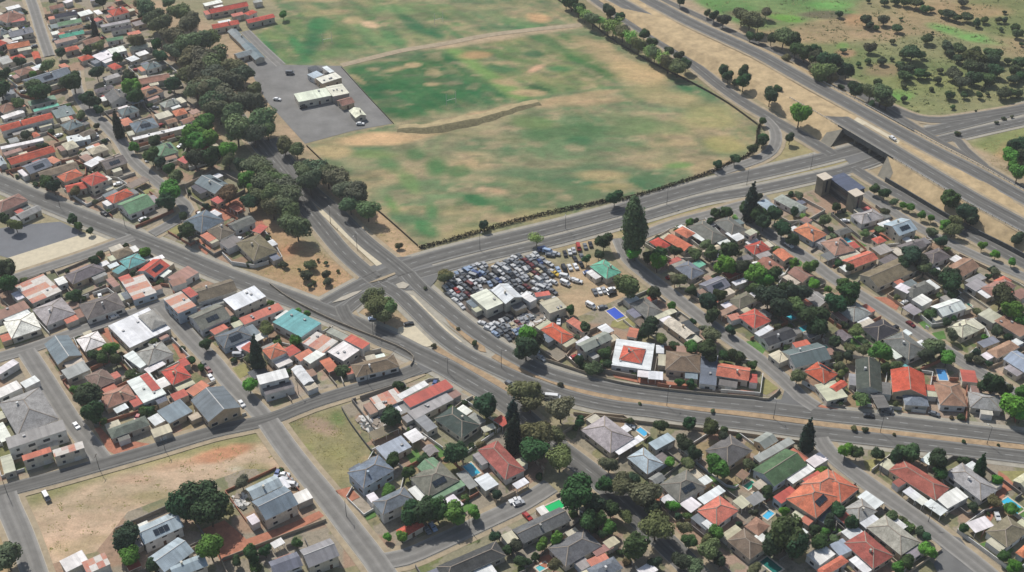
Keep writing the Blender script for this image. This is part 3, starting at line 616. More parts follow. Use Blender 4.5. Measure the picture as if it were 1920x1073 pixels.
HT = """@20
F q 3.2 105 70 245 200 465 105
H w 3.2 10 330 95 450 325 385
+F w 2.7 15 300 60 350 230 270
H G 3.2 240 240 345 365 565 270
+F o 2.6 465 310 500 350 590 315
H g 3.4 560 200 665 300 960 225
F p 3 -40 270 -10 330 215 230
F w 3 400 20 440 65 510 40
F p 3 790 20 850 80 895 60
F q 3.4 880 30 1010 160 1190 120
F p 3 1250 30 1290 70 1400 40
F q 6 1215 165 1330 275 1465 215
+F r 6.3 1360 100 1420 160 1475 130
G g 4 1400 290 1500 400 1720 300
F w 3.4 815 370 965 535 1265 385
+H G 4.6 1030 290 1130 395 1240 340
H G 3.6 1000 560 1110 650 1310 575
+F w 3 915 590 1045 680 1120 640
G s 3.4 340 500 425 660 600 580
+F b 2.6 430 520 520 570 600 530
H w 3.2 560 460 635 555 800 495
F G 3 465 700 505 770 665 690
H b 3.2 620 740 715 835 870 770
H p 3.2 735 880 790 985 1010 895
F w 3.2 945 780 1070 945 1240 870
+F r 3.5 1040 740 1140 855 1200 830
F w 2.6 845 985 870 1020 960 975
H r 3.6 1190 700 1290 800 1440 740
+F r 2.9 1330 620 1370 670 1420 650
F w 2.8 1070 690 1110 720 1240 650
F r 3 1275 880 1300 930 1400 880
F o 3 1400 850 1440 900 1545 810
F w 3 -40 700 0 730 140 640
F w 3 -40 850 0 905 165 825
F w 3 150 790 190 830 300 775
@px
G s 4.4 352 750 393 787 458 764
F s 3 294 772 318 795 362 772
H G 4 3 757 30 822 105 785
F G 6 5 822 20 838 130 808
F q 5 97 845 103 857 160 841
F o 5 40 857 44 863 98 847
F c 3 0 858 8 890 30 883
H g 3.2 197 805 212 820 285 797
F c 3 281 807 290 821 325 810
G b 4.5 357 545 372 567 447 545
@21
F w 5 150 170 240 250 475 145
F o 3 275 310 310 360 600 240
H s 3.6 85 445 160 530 375 440
+F o 2.8 55 400 90 435 190 380
F w 2.8 375 450 405 485 485 440
F t 4 515 340 735 450 890 345
H o 4.6 430 540 510 610 640 560
+F r 3 300 530 350 575 400 520
+F r 3.3 590 550 650 600 730 550
F o 3 680 590 730 630 840 575
F w 3.4 760 610 800 655 905 575
G w 3.2 655 685 755 805 835 775
F w 6 395 735 430 800 650 750
+F g 3.6 440 830 470 880 690 820
F q 3.4 740 495 900 570 1010 480
+F w 3.6 930 560 1050 630 1170 545
+F r 4 1040 470 1190 530 1260 495
F G 3.2 920 410 1050 475 1090 440
H b 3.2 1090 650 1150 740 1480 670
@px
F q 3.4 692 748 710 770 760 750
+F w 3.6 745 742 752 750 803 722
F r 3.8 752 750 770 763 853 727
F G 3 764 774 777 788 850 750
H k 3.2 812 785 866 820 903 797
F c 2.6 902 803 908 812 930 803
F a 3 703 841 724 862 773 839
F G 3 780 788 801 813 818 801
@22
F C 4.2 475 140 610 245 740 195
G w 5 625 95 750 190 890 150
+F w 3.8 850 140 930 190 985 165
F c 4.2 985 190 1080 265 1220 230
H r 3 1015 390 1165 505 1250 440
G G 5 1260 500 1340 550 1560 460
+F w 3 1270 490 1345 545 1425 490
F r 3 960 120 975 150 1085 135
@23
H r 3.8 110 500 90 610 255 650
+F w 3 70 470 15 665 310 690
F w 2.6 225 680 215 745 300 750
F w 2.6 300 700 300 760 410 770
H b 3.4 450 560 410 700 670 700
F w 2.6 360 510 355 570 415 570
F s 3 700 605 672 800 800 805
G o 3.6 825 640 800 735 1045 770
+F r 3 1055 725 1050 790 1110 790
G c 3.2 415 340 575 465 645 420
+F k 2.9 540 340 630 420 690 400
H g 3.2 175 200 290 320 395 255
F c 2.8 310 300 340 330 515 260
G s 3.4 650 50 770 110 940 65
F w 3 920 40 950 65 1050 30
H b 3.2 880 170 980 230 1130 170
F p 2.8 805 265 850 285 1010 220
H r 3.2 965 290 1090 385 1220 325
+F o 2.8 890 290 920 330 995 305
G k 3.4 1100 440 1200 500 1430 440
+F w 2.9 1085 420 1130 445 1240 385
G s 3.4 1320 560 1390 690 1640 600
+F c 2.9 1190 580 1275 645 1360 610
G g 3 1450 420 1500 460 1640 400
@24
G G 3.2 -40 150 60 230 150 180
H G 3.2 195 240 320 340 455 270
H k 3.2 385 380 500 480 655 400
H g 3.2 565 470 730 630 850 545
F w 2.6 665 415 715 445 760 420
H r 3.4 -60 700 100 790 215 720
+G r 3 135 820 190 855 280 800
F c 2.7 0 800 130 910 305 900
G k 3.8 345 620 330 840 520 850
+F g 3.2 490 780 495 870 600 880
F g 2.9 445 870 500 980 590 970
G r 4.2 600 690 605 860 860 885
+H s 3 700 880 690 960 865 950
H p 3.4 930 790 955 960 1150 955
H G 3.2 1170 850 1190 970 1430 1000
+F r 2.8 1110 690 1130 780 1245 790
H g 3.4 690 100 760 165 920 80
+F w 3.8 630 80 720 130 760 90
F w 3.4 745 170 830 215 915 175
F G 2.8 680 230 770 290 830 255
G w 4 900 220 985 300 1155 230
H c 3.2 1010 370 1130 450 1270 395
F c 4 1245 280 1360 350 1440 300
F p 4 1370 330 1560 455 1640 400
F s 3 1250 490 1290 535 1400 480
H p 3.2 1310 550 1390 605 1560 520
G a 3.4 1440 610 1600 720 1700 650
H p 3.2 1260 80 1360 145 1540 65
F G 3 1150 60 1230 110 1320 60
F p 3 1490 120 1560 170 1640 130
@10
G r 3.4 35 150 90 190 430 100
F p 3 20 110 40 130 170 90
F o 3 340 160 400 195 450 165
G s 4 190 210 215 280 360 200
G b 3.2 265 250 310 290 600 215
H c 3.2 455 40 500 90 590 60
H c 3.2 645 80 690 120 815 80
F w 3 0 65 10 80 330 15
F p 3 600 140 640 180 690 150
F w 3 630 190 680 220 780 160
G g 3.6 735 170 790 235 950 180
H r 6 580 300 690 345 830 300
+H o 4 425 280 480 330 620 270
+G r 3.4 470 350 510 395 665 370
H r 3.4 765 440 850 475 1020 415
G e 3.4 850 490 970 560 1175 490
F b 2.6 940 350 980 380 1110 310
H e 3.4 1110 60 1200 130 1350 100
G r 3.2 1405 95 1435 130 1590 75
F r 3 1340 160 1380 200 1440 150
F k 3 1430 360 1490 420 1570 380
H s 3.4 1370 620 1500 710 1663 610
H p 4.5 -60 500 0 560 200 460
G G 3 105 570 160 600 320 530
H b 3 825 850 870 900 1000 850
H t 3.4 880 910 960 970 1100 915
+F t 2.8 845 990 880 1020 940 970
G r 3.4 1010 990 1150 1030 1280 945
F p 3 1250 1040 1330 1090 1480 1000
H g 3.2 480 1020 540 1090 780 980
F r 3 880 1040 920 1090 1000 1060
F w 2.8 800 950 820 975 890 945
F w 2.8 1110 905 1130 925 1230 890
@11
G s 3.6 -50 330 90 420 200 350
H b 3.2 25 685 130 755 245 700
+G g 3.4 185 640 240 690 395 620
H b 3.6 265 780 375 925 540 840
+F g 3.2 130 780 190 830 300 770
F r 2.4 375 690 430 715 480 660
G r 3 -20 90 10 110 85 80
@01
G r 3.4 40 70 60 105 340 45
G r 3.4 55 185 80 215 280 180
G r 3.6 310 150 340 175 545 130
+H r 3.8 310 100 345 120 405 90
F r 3 210 110 225 130 310 110
F w 3 0 30 20 50 150 20
F G 3 370 10 385 25 450 15
G s 3 200 235 290 350 345 325
+G s 3 290 340 390 450 465 430
G s 3 235 405 260 440 375 400
F C 3.8 680 705 715 765 960 715
+F C 4.2 900 650 980 715 1110 700
+F C 4 850 590 890 630 1030 580
F k 3 790 510 830 550 885 525
F a 3 780 560 830 590 900 560
F w 2.8 895 505 945 550 975 535
G p 3 990 750 1040 790 1140 765
G C 3 1085 825 1140 880 1225 860
@00
H p 3.4 -30 130 50 180 180 120
F w 3 40 60 60 80 160 55
F r 3 75 150 85 170 190 155
G s 3.2 50 240 80 280 255 240
H s 3.2 -40 240 0 280 40 240
G o 3.4 40 330 60 370 230 340
H r 3.4 -60 330 -20 360 40 320
H r 3.2 70 430 100 460 190 430
F G 3 -20 440 20 490 100 460
H p 3.2 105 530 150 570 260 530
F w 2.8 260 500 280 520 325 495
F o 3 440 490 470 520 515 500
G s 5 170 600 210 655 525 550
G k 3.4 400 110 410 140 580 110
G e 3.2 415 170 440 195 620 165
G p 3.2 420 220 450 238 630 205
G j 3.2 430 262 450 285 635 250
F p 3 400 310 420 330 580 290
H o 3.2 460 360 490 385 600 365
G p 3.2 600 310 640 335 760 300
H r 3.2 580 430 610 460 700 430
F w 3 690 420 750 460 870 410
F w 3.4 790 370 840 400 960 380
F w 3 950 440 980 470 1030 440
G e 3 785 290 800 310 925 290
F o 3 950 250 960 275 1050 250
G k 3.2 820 215 830 235 985 205
F G 3 740 190 760 205 980 165
H r 3.6 790 80 850 120 975 90
F r 3 690 150 720 170 760 150
F w 3 1000 400 1040 420 1120 400
H s 3.2 1060 490 1090 530 1200 490
G c 3.2 950 350 980 380 1130 350
H r 3.2 820 490 850 530 890 500
G p 3.2 1010 590 1040 630 1280 590
H g 3.2 690 670 720 690 860 655
G g 3.6 790 710 820 780 965 730
H p 3.4 1030 690 1080 740 1210 680
H G 3.2 1190 770 1230 810 1340 765
H s 3.2 860 820 920 860 1050 825
F c 3 1160 860 1180 900 1280 860
H o 3.2 1280 830 1310 870 1400 845
G p 3 1220 900 1250 925 1330 905
G p 3 1340 900 1365 930 1450 895
H s 4.5 960 920 1010 990 1190 945
F w 2.8 980 1030 1000 1045 1420 950
G r 4.5 -20 940 20 975 410 880
F s 3 390 830 420 890 560 850
F j 3 240 820 260 835 450 790
F e 3 200 760 230 790 430 745
H p 3.2 -30 800 20 850 140 800
F w 3 0 870 30 890 190 840
H s 3.4 455 930 510 980 620 930
H b 3.2 580 1000 620 1030 720 985
F w 3 480 1020 520 1060 690 1040
H o 3 220 1000 250 1030 300 1010
F a 2.8 960 760 990 780 1080 755
F w 3 580 100 600 130 690 100
G p 3 360 50 380 75 480 50
F w 3 470 15 490 30 540 10
F r 3 800 60 830 75 860 60
@13
H r 3.2 305 770 400 830 470 795
G o 3.2 425 750 570 845 625 800
+H o 3.2 495 690 590 745 650 705
F w 2.8 520 660 700 770 725 752
H g 3.2 600 655 770 790 880 735
H g 3.2 790 620 920 725 1035 680
F w 3 870 710 960 770 1030 740
F c 6 1010 700 1060 725 1120 700
H r 3.2 1000 800 1090 860 1230 825
G o 4 1235 850 1310 920 1380 885
G p 3.4 1120 920 1230 1010 1305 965
F w 2.8 1085 930 1110 980 1160 955
G p 3.2 1330 1000 1450 1070 1550 1025
H s 3.2 490 960 620 1050 730 1000
+F j 2.8 625 935 680 965 735 940
F r 2.8 440 920 460 945 545 905
H G 3.2 1220 450 1420 545 1500 515
F a 3 1125 480 1190 550 1240 510
H o 3.4 1375 680 1530 770 1640 715
G c 3 690 840 730 862 850 815
F g 3 950 900 1000 930 1090 895
F p 3 1430 610 1480 640 1520 610
@12
H j 3.4 1375 950 1500 1050 1610 995
@14
H G 3.2 290 570 380 640 555 590
G a 5 545 640 660 730 790 675
H g 3 175 690 215 725 310 690
H p 3.4 80 775 180 880 330 830
F g 2.8 70 870 130 912 210 880
G o 3.4 240 910 310 975 495 895
F G 3 450 820 520 870 620 835
F g 3 500 910 560 942 660 895
H r 3 460 750 500 790 560 760
G g 3.2 640 800 710 855 865 800
H g 3.2 820 865 910 935 1045 880
G p 3.2 1000 960 1130 1025 1270 955
G b 3.2 330 1010 500 1090 830 985
F G 3 1150 1060 1200 1095 1310 1040
H o 3 1360 1060 1420 1100 1500 1060
@31
H s 5 1010 390 1100 510 1300 370
+H s 5.2 1170 590 1235 685 1450 575
+F w 3 1120 550 1160 600 1215 575
G a 5 285 500 350 570 560 480
+G s 5.3 345 590 430 725 650 605
+F w 3 300 700 340 755 395 725
+F w 3 610 545 655 608 760 565
G s 5 440 1000 500 1090 700 1030
+G G 5.3 660 920 730 1040 945 960
F w 2.8 465 880 490 912 565 872
@30
F w 4 400 1000 460 1070 620 1000
F q 4 560 1010 600 1090 760 1020
G a 5 930 775 990 885 1260 760
+G a 5.4 1010 975 1130 1070 1340 930
G a 5 1150 1030 1200 1110 1440 1030
@32
H x 3.4 480 230 690 430 840 375
F w 3 475 440 550 522 640 472
F G 2.8 350 400 440 510 500 480
F w 2.7 735 475 765 503 850 457
H g 3.4 20 425 160 555 380 445
+G e 3.1 60 350 200 440 330 385
+F e 2.7 170 560 195 580 412 472
H k 3.4 180 1030 290 1110 725 965
G g 3.2 720 780 810 870 1150 720
H g 3.3 985 910 1100 1040 1345 890
F c 3 1350 870 1400 912 1480 870
H s 3.3 1240 1050 1310 1130 1500 1045
F p 2.8 1280 930 1310 970 1430 905
@px
H G 3.3 1082 806 1145 844 1197 822
@33
F w 2.7 35 240 75 270 250 165
H a 3.4 125 285 270 400 390 330
F a 3.4 275 190 330 237 465 165
H g 3.4 340 470 490 585 690 490
H g 3.4 650 235 820 340 1010 240
F G 3.2 1000 285 1040 325 1280 185
G E 3.8 990 370 1140 485 1370 335
F w 3.2 1220 430 1270 472 1420 370
F w 3.4 1360 310 1420 362 1510 300
F r 4 1130 560 1190 605 1310 530
F r 4 1335 440 1385 482 1490 420
@34
H o 4.6 -190 570 35 690 215 560
+H o 4.4 -20 470 200 560 375 500
+H o 5.0 -60 470 60 590 240 470
F w 2.6 310 560 440 642 510 600
@33
H o 3.4 590 650 745 742 920 650
F w 2.8 495 610 570 672 640 612
F w 3 600 570 660 602 820 520
F w 2.8 640 740 690 782 745 742
F c 2.8 850 590 920 642 985 600
F G 2.8 940 570 1000 622 1090 570
H b 3.4 805 855 975 980 1105 900
+H p 3 920 760 1030 810 1130 755
F p 2.6 870 410 930 440 980 400
F w 3 200 1060 250 1120 340 1060
@34
H x 3.4 530 375 860 580 960 495
+F x 2.8 560 460 600 492 680 445
F w 3 860 570 940 642 1080 560
F w 2.8 775 610 890 692 940 652
F w 2.6 640 530 665 550 715 515
F w 2.6 680 560 705 580 755 545
F w 2.6 725 590 755 610 805 580
H G 3.2 930 395 1170 590 1280 505
H b 3.4 1200 795 1350 905 1500 790
F w 2.8 1070 740 1130 810 1255 755
H G 3.2 220 640 330 732 460 655
H G 3.4 370 765 620 950 765 870
H x 3.3 240 875 430 1060 560 960
F a 3 130 890 200 970 290 920
F w 3 -20 960 60 1040 160 950
H o 3.2 40 1060 90 1110 260 1000
H o 3 1410 940 1460 980 1540 900"""
TT = """@30
1250 610 110 d 1380 560 120 d 1440 650 110 d 870 830 95 d 890 960 70 g 1060 1020 60 d 40 960 100 o
@31
50 900 90 g 330 940 60 d 430 930 45 d 230 1000 40 d 1430 680 80 d 1370 830 40 g 1270 830 30 g 180 640 45 o
@32
130 640 90 d 50 650 70 o 220 640 90 d 330 660 80 g 470 660 50 g 350 250 85 d 740 110 50 c 890 130 100 o 900 230 90 d 1040 130 60 o 1180 540 130 d 1300 600 80 d 1380 470 60 d 1400 330 60 o 940 890 45 g 1040 840 50 g 1250 720 80 d 1330 710 60 d 1400 760 50 g 780 1000 40 d 1060 290 90 o
@33
360 70 45 d 560 50 50 d 700 70 55 d 790 140 40 d 520 190 60 d 590 260 60 d 560 330 50 o 760 350 75 g 430 320 35 g 90 470 80 o 250 540 90 o 300 620 60 d 440 620 40 g 20 640 60 d 120 690 45 o 330 760 100 o 520 770 50 o 560 860 50 d 190 890 95 d 700 920 75 o 590 1030 60 o 770 990 50 d 500 1000 60 d 320 1010 40 d 1230 800 130 d 1290 880 110 d 1150 870 80 d 740 800 55 g 1375 120 45 c
@34
190 650 50 d 130 730 50 d 280 730 50 d 240 240 50 g 320 250 50 d 460 260 45 d 590 270 55 d 690 250 65 d 870 300 75 d 890 390 50 d 1170 340 35 c 1280 440 40 g 800 920 55 g 600 1040 50 g 1050 770 40 d 1400 1030 50 g 60 870 60 d 30 780 40 d 750 790 40 s 560 680 50 s 640 720 35 s
@24
240 50 55 d 290 110 85 d 190 200 80 d 30 300 90 d 50 370 80 d 530 550 75 g 930 520 75 o 1020 600 60 g 870 570 60 d 180 480 50 d 290 530 45 o 400 540 50 o 1360 790 85 d 1440 850 60 d 1040 30 80 d 1060 120 50 d 1430 140 90 d 1490 240 80 g 1560 320 50 g 880 270 50 s 1060 430 50 o 1530 950 90 g 1570 860 60 g 1570 1020 60 g 1180 600 40 s 1260 620 40 s
@23
150 70 90 o 340 120 50 d 620 90 40 d 750 180 75 d 840 130 50 d 780 280 60 d 910 390 40 d 310 380 70 d 400 460 50 o 620 520 50 g 740 540 80 d 770 430 60 o 960 590 55 d 1080 650 35 d 1410 740 55 o 1200 150 90 d 1290 220 90 d 1330 100 80 d 1420 120 80 d 1390 200 70 o 1110 80 50 o 1480 270 60 d 1560 300 60 d 1150 30 70 g 500 20 50 o
@22
920 430 80 g 900 520 90 d 960 450 70 d 905 850 100 o 930 930 80 o 1160 980 100 o 600 950 90 d 800 1000 45 c 1340 370 45 d 515 490 28 s 215 505 22 s 1155 795 22 s 1380 680 60 s 1440 680 40 s 290 0 50 o 1230 240 40 d
@21
1260 150 80 o 1300 210 90 o 1390 220 80 o 1350 270 70 o 780 270 30 g 710 255 30 g 470 380 60 o 395 560 50 c 690 470 45 g 350 810 60 g 20 500 45 d 1050 700 50 s 1400 1030 80 d 800 60 25 s 830 40 20 s 925 30 25 s
@20
830 530 55 g 760 600 60 d 700 580 45 d 860 610 50 d 1365 530 25 s 1430 620 30 d 570 840 40 g 650 820 35 g 550 140 50 d 40 50 70 d 1150 480 40 s 980 720 40 s 640 890 100 d 690 1010 90 d
@10
1000 60 40 g 1130 130 60 d 1190 170 50 d 1260 230 50 d 1310 280 60 o 1270 400 85 g 1240 460 75 d 1395 685 62 d 1365 580 35 d 340 320 55 d 400 360 50 d 560 390 45 o 540 600 45 d 40 600 45 d 115 640 50 o 40 970 90 d 700 910 45 d 1080 845 45 g 1400 30 60 g 1470 20 80 g 1450 150 70 d 1540 140 50 g 670 685 28 d 580 650 35 d
@11
60 130 80 d 180 90 70 g 190 160 60 o 290 200 60 d 330 300 70 g 380 390 50 g 190 400 75 b 340 470 60 d
610 50 60 a 700 80 60 a 760 240 80 a 800 310 90 a 850 230 80 a 930 270 80 a 1000 300 80 a 1060 380 80 a 1150 400 90 a 1230 530 70 a 1100 480 70 a
400 200 80 a 480 260 80 a 450 330 90 a 560 310 80 a 610 360 80 a 520 420 90 a 640 430 80 a 600 500 80 a 520 500 80 a 650 560 70 a 700 650 90 a 420 420 70 a
610 940 30 s 790 940 50 s 780 1020 45 s 920 1010 40 s 930 1060 35 s 860 905 15 s 920 930 18 s 1010 990 15 s 1460 800 30 s 570 940 18 s 720 975 14 s
@01
40 290 70 a 100 420 80 a 240 500 80 a 290 560 80 a 200 600 90 a 80 560 90 a 60 660 90 a 150 720 90 a 350 760 90 a 430 900 90 a 250 960 100 a 480 960 70 a 380 1000 80 a 120 820 80 a 10 460 80 a 220 850 80 a 600 110 30 g 390 660 50 a
@00
1090 60 70 a 1150 130 70 a 1200 180 80 a 1340 90 70 a 1410 170 80 a 1290 270 80 a 1400 330 90 a 1500 300 80 a 1520 440 90 a 1420 430 80 a 1480 560 90 a 1560 500 90 a 1550 650 90 a 1400 560 70 a 1050 20 50 a 1250 20 40 a 1460 660 70 a 1300 380 60 a 1580 760 80 a
1520 930 80 g 1440 1000 90 g 1550 1030 80 g 450 390 40 d 540 600 75 d 260 640 60 o 290 690 70 d 0 660 80 d 650 730 60 d 700 760 50 d 960 580 60 d 980 650 75 g 1000 710 60 d 870 920 35 c 720 540 50 d 650 380 40 d 1165 330 45 d 1200 420 50 d 350 490 50 o 740 340 45 o 1020 300 60 o 870 430 40 d 1290 620 60 d 150 460 40 d 740 820 40 d 720 940 25 d 30 560 50 d 760 10 45 d 1150 1050 45 d 190 1010 40 d 130 770 50 o 600 860 40 o 700 200 25 c
@13
190 650 80 p 610 625 35 g 800 555 45 d 880 545 45 d 1070 460 50 c 1030 520 60 d 1120 560 70 d 1250 560 65 d 1160 620 60 d 1300 670 65 d 1380 750 50 d 1390 540 35 d 820 190 35 d 945 150 40 d 1085 70 38 d 1150 20 45 d 380 860 60 d 370 920 65 g 500 840 45 d 300 880 50 d 650 860 50 o 770 850 60 d 900 830 70 d 880 940 80 g 1000 960 60 d 1120 1010 85 g 1220 1030 70 d 1510 960 55 g 540 1050 50 o 200 850 55 g 760 620 32 d 950 590 30 l 1450 570 25 l 1110 440 40 d
@12
585 640 38 d 1480 770 58 d 1440 860 35 d 980 740 55 l 290 1020 50 b 1560 445 55 d 1350 900 35 d
@03
1150 905 30 d 1160 1030 42 d 1355 1030 38 d 1430 850 78 g 1210 710 65 d 1270 670 40 d 860 520 45 d 895 570 42 d 1010 540 48 d 1010 610 55 d 945 615 28 d
20 90 40 d 90 130 45 d 40 190 65 l 110 240 60 o 170 280 60 l 230 330 60 o 300 380 60 l 350 400 60 o 400 430 60 l 450 470 60 o 520 500 60 o 580 480 45 d 530 420 38 d 450 380 38 d 270 250 40 d 330 320 40 d
1000 110 65 o 1060 150 75 o 1120 175 50 o 860 150 45 d 790 120 38 d 740 100 28 d 1180 90 42 o 1310 270 75 o 1380 290 60 d 1220 285 45 d 1060 270 38 d 1130 275 38 d 1400 370 55 d 1470 390 60 d 1550 420 60 d 1330 430 38 o 1575 530 58 o 540 5 40 d
@02
1200 15 38 d 1240 20 48 d 1290 65 50 d 1340 100 55 l 1400 140 58 o 1450 150 50 l 1510 200 50 o 1570 230 45 l 1510 70 42 d
@04
220 100 35 v 420 150 50 v 440 185 35 v 550 150 45 v 650 215 35 v 495 207 25 v 440 355 48 v 605 305 24 v 860 290 45 v 760 390 75 v 825 410 35 v 700 410 35 v 1020 350 50 v 1110 370 50 v 1040 390 35 v 1210 390 50 v 1095 430 42 v 1230 440 75 v 1200 500 60 v 1350 400 60 v 1340 450 60 v 1290 510 60 v 1380 530 60 v 1070 560 55 v 1060 515 35 v 1120 610 60 v 1210 580 60 v 1310 580 55 v 1340 615 40 v 1475 455 30 v 1550 460 60 v 1520 520 50 v 1560 560 45 v 1500 590 40 v 1430 700 50 v 1500 690 40 v 1560 690 40 v 660 480 40 v 700 520 50 v 750 500 40 v 710 570 45 v 810 540 50 v 870 560 30 v 960 525 25 v 950 590 36 v 1050 705 42 v 1150 710 35 v 1260 710 32 v 430 450 28 v 525 455 38 v 360 480 25 v 605 440 18 v 500 610 35 v 695 640 25 v 695 735 28 v 270 520 55 d 130 460 75 d 200 470 50 d 30 380 60 d 30 440 50 d 90 540 85 o 150 580 60 o 30 510 50 o 340 670 60 d 450 680 70 o 530 700 80 o 570 750 60 o 455 780 28 d 1060 800 20 v 1095 995 20 v 1140 20 35 v 700 10 45 v 790 20 45 v 850 65 35 v 900 70 25 v 980 95 35 v 1040 110 45 v 1090 130 35 v 1170 130 42 v 1240 170 38 v 1290 150 30 v 1395 148 27 v 1445 150 27 v 1525 205 42 v 1540 250 42 v 1425 220 20 v 555 15 35 v 640 5 35 v 430 5 20 v 1320 700 18 v 1575 330 20 v 1440 880 16 v 1500 870 14 v 240 375 22 v 1450 90 18 v 910 240 14 v 670 140 14 v 1280 660 20 v 900 660 20 v 230 650 26 v
@14
1040 450 72 d 1150 550 70 d 1200 595 55 d 1090 620 50 o 1060 680 50 o 1000 640 42 g 980 760 45 d 1540 750 48 d 740 510 32 g 830 565 34 g 900 590 28 g 480 370 38 d 550 410 38 d 620 470 28 o 690 495 28 g 1280 800 35 g 1380 860 35 g 1500 920 32 g 750 870 75 d 810 910 60 d 850 960 50 o 700 930 50 d 1040 1030 80 d 190 510 38 d 560 550 38 s 1490 130 55 g 1510 190 45 g 1560 60 75 d 1550 250 65 g 1500 50 50 d 910 700 38 s 100 610 48 o 290 960 38 d 1590 120 60 d"""
def fitrect(v, tile, h):
    s = TL[tile]; P = [np.array(unp(v[i]/s[2]+s[0], v[i+1]/s[2]+s[1], h)) for i in (0, 2, 4)]
    e1 = P[0]-P[1]; e2 = P[2]-P[1]; l1, l2 = np.linalg.norm(e1), np.linalg.norm(e2)
    a1 = math.atan2(e1[1], e1[0]); a2 = math.atan2(e2[1], e2[0]); d = (a1-a2+math.pi) % (2*math.pi) - math.pi
    sg = 1 if d > 0 else -1; off = d - sg*math.pi/2
    b1 = a1 - off*l2/(l1+l2); b2 = a2 + off*l1/(l1+l2)
    l1 = max(l1, 3.0); l2 = max(l2, 3.0)
    u1 = np.array([math.cos(b1), math.sin(b1)])*l1; u2 = np.array([math.cos(b2), math.sin(b2)])*l2
    c = P[1] + (u1+u2)/2
    # keep the rectangle's centre on the traced one
    c = c*.5 + (P[0]+P[2])/4 + (P[1]*0 + c)*0 if False else (P[0]+P[2])/2
    if l1 >= l2: return c, b1, l1, l2
    return c, b2, l2, l1
def roof_mesh(kind, W, D, h, mat):
    """eave rectangle W x D at height h, ridge along x; returns mesh in local coordinates (z from 0)"""
    V, F, fm = [], [], []; x, y = W/2, D/2; t = .18
    if kind == 'F':
        sl = .015*D
        V = [(-x, -y, h), (x, -y, h), (x, y, h+sl*1), (-x, y, h+sl), (-x, -y, h+.24), (x, -y, h+.24), (x, y, h+.24+sl), (-x, y, h+.24+sl)]
        F = [(4, 5, 6, 7), (0, 1, 5, 4), (1, 2, 6, 5), (2, 3, 7, 6), (3, 0, 4, 7), (3, 2, 1, 0)]; fm = [0]+[1]*4+[0]
        return mesh("roof", V, F, [mat, "white_trim"], fm), sl
    pitch = math.tan(R(24 if kind == 'H' else 22)); rh = y*pitch
    rx = (x - y) if kind == 'H' else x
    if rx < .3: rx = .3
    V = [(-x, -y, h), (x, -y, h), (x, y, h), (-x, y, h), (-rx, 0, h+rh), (rx, 0, h+rh)]
    V += [(a, b, c-t) for a, b, c in V]
    if kind == 'H':
        F = [(0, 1, 5, 4), (1, 2, 5), (2, 3, 4, 5), (3, 0, 4)]; fm = [0]*4
    else:
        F = [(0, 1, 5, 4), (2, 3, 4, 5)]; fm = [0]*2
    if kind == 'H':
        for a, b in ((0, 1), (1, 2), (2, 3), (3, 0)): F.append((a, a+6, b+6, b)); fm.append(1)
        F.append((9, 8, 7, 6)); fm.append(0)
        ridges = [(4, 5), (0, 4), (3, 4), (1, 5), (2, 5)]
    else:
        for a, b in ((0, 1), (2, 3)): F.append((a, a+6, b+6, b)); fm.append(1)
        for a, b in ((1, 5), (5, 2), (3, 4), (4, 0)): F.append((a, a+6, b+6, b)); fm.append(1)
        F += [(7, 6, 10, 11), (9, 8, 11, 10)]; fm += [0, 0]
        ridges = [(4, 5)]
    if D > 7:
        for a, b in ridges:                               # capping tiles on ridge and hips
            p = Vector(V[a]); q = Vector(V[b]); d = (q-p).normalized(); s = d.cross(Vector((0, 0, 1))).normalized()*.17; k = len(V)
            up = Vector((0, 0, .13)); V += [tuple(p-s+up*.2), tuple(p+up), tuple(p+s+up*.2), tuple(q-s+up*.2), tuple(q+up), tuple(q+s+up*.2)]
            F += [(k, k+3, k+4, k+1), (k+1, k+4, k+5, k+2)]; fm += [2, 2]
    return mesh("roof", V, F, [mat, "white_trim", "white_trim" if mat == "roof_metal" else "ridge_cap"], fm), rh
m_plain("ridge_cap", srgb(150, 138, 124), vary=.2)
def wall_mesh(kind, W, D, h, rh, inset):
    x, y = W/2-inset, D/2-inset; top = h-.02 if kind != 'F' else h
    if kind == 'H': top = h - .16
    if kind == 'G':
        pt = rh * (1 - 0) - inset*math.tan(R(22)) - .2
        t0 = h - .2 + inset*math.tan(R(22))
        V = [(-x, -y, 0), (x, -y, 0), (x, y, 0), (-x, y, 0), (-x, -y, t0), (x, -y, t0), (x, y, t0), (-x, y, t0), (-x, 0, h-.2+rh), (x, 0, h-.2+rh)]
        F = [(0, 1, 5, 4), (1, 2, 6, 9, 5), (2, 3, 7, 6), (3, 0, 4, 8, 7)]
    else:
        V = [(-x, -y, 0), (x, -y, 0), (x, y, 0), (-x, y, 0), (-x, -y, top), (x, -y, top), (x, y, top), (-x, y, top)]
        F = [(0, 1, 5, 4), (1, 2, 6, 5), (2, 3, 7, 6), (3, 0, 4, 7), (4, 5, 6, 7)]
    return mesh("wall", V, F, "wall_paint")
def wframe(name, w, h):
    V, F = [], []; box(V, F, -w/2-.09, w/2+.09, -.05, 0, -.09, 0); box(V, F, -w/2-.09, w/2+.09, -.05, 0, h, h+.09)
    box(V, F, -w/2-.09, -w/2, -.05, 0, 0, h); box(V, F, w/2, w/2+.09, -.05, 0, 0, h); nf = len(F)
    box(V, F, -w/2, w/2, -.025, 0, 0, h); return mesh(name, V, F, ["white_trim", "window_glass"], [0]*nf+[1]*(len(F)-nf))
WINM = [wframe("window", 1.7, 1.15), wframe("window", 1.1, 1.15), wframe("window", 2.4, 1.3)]
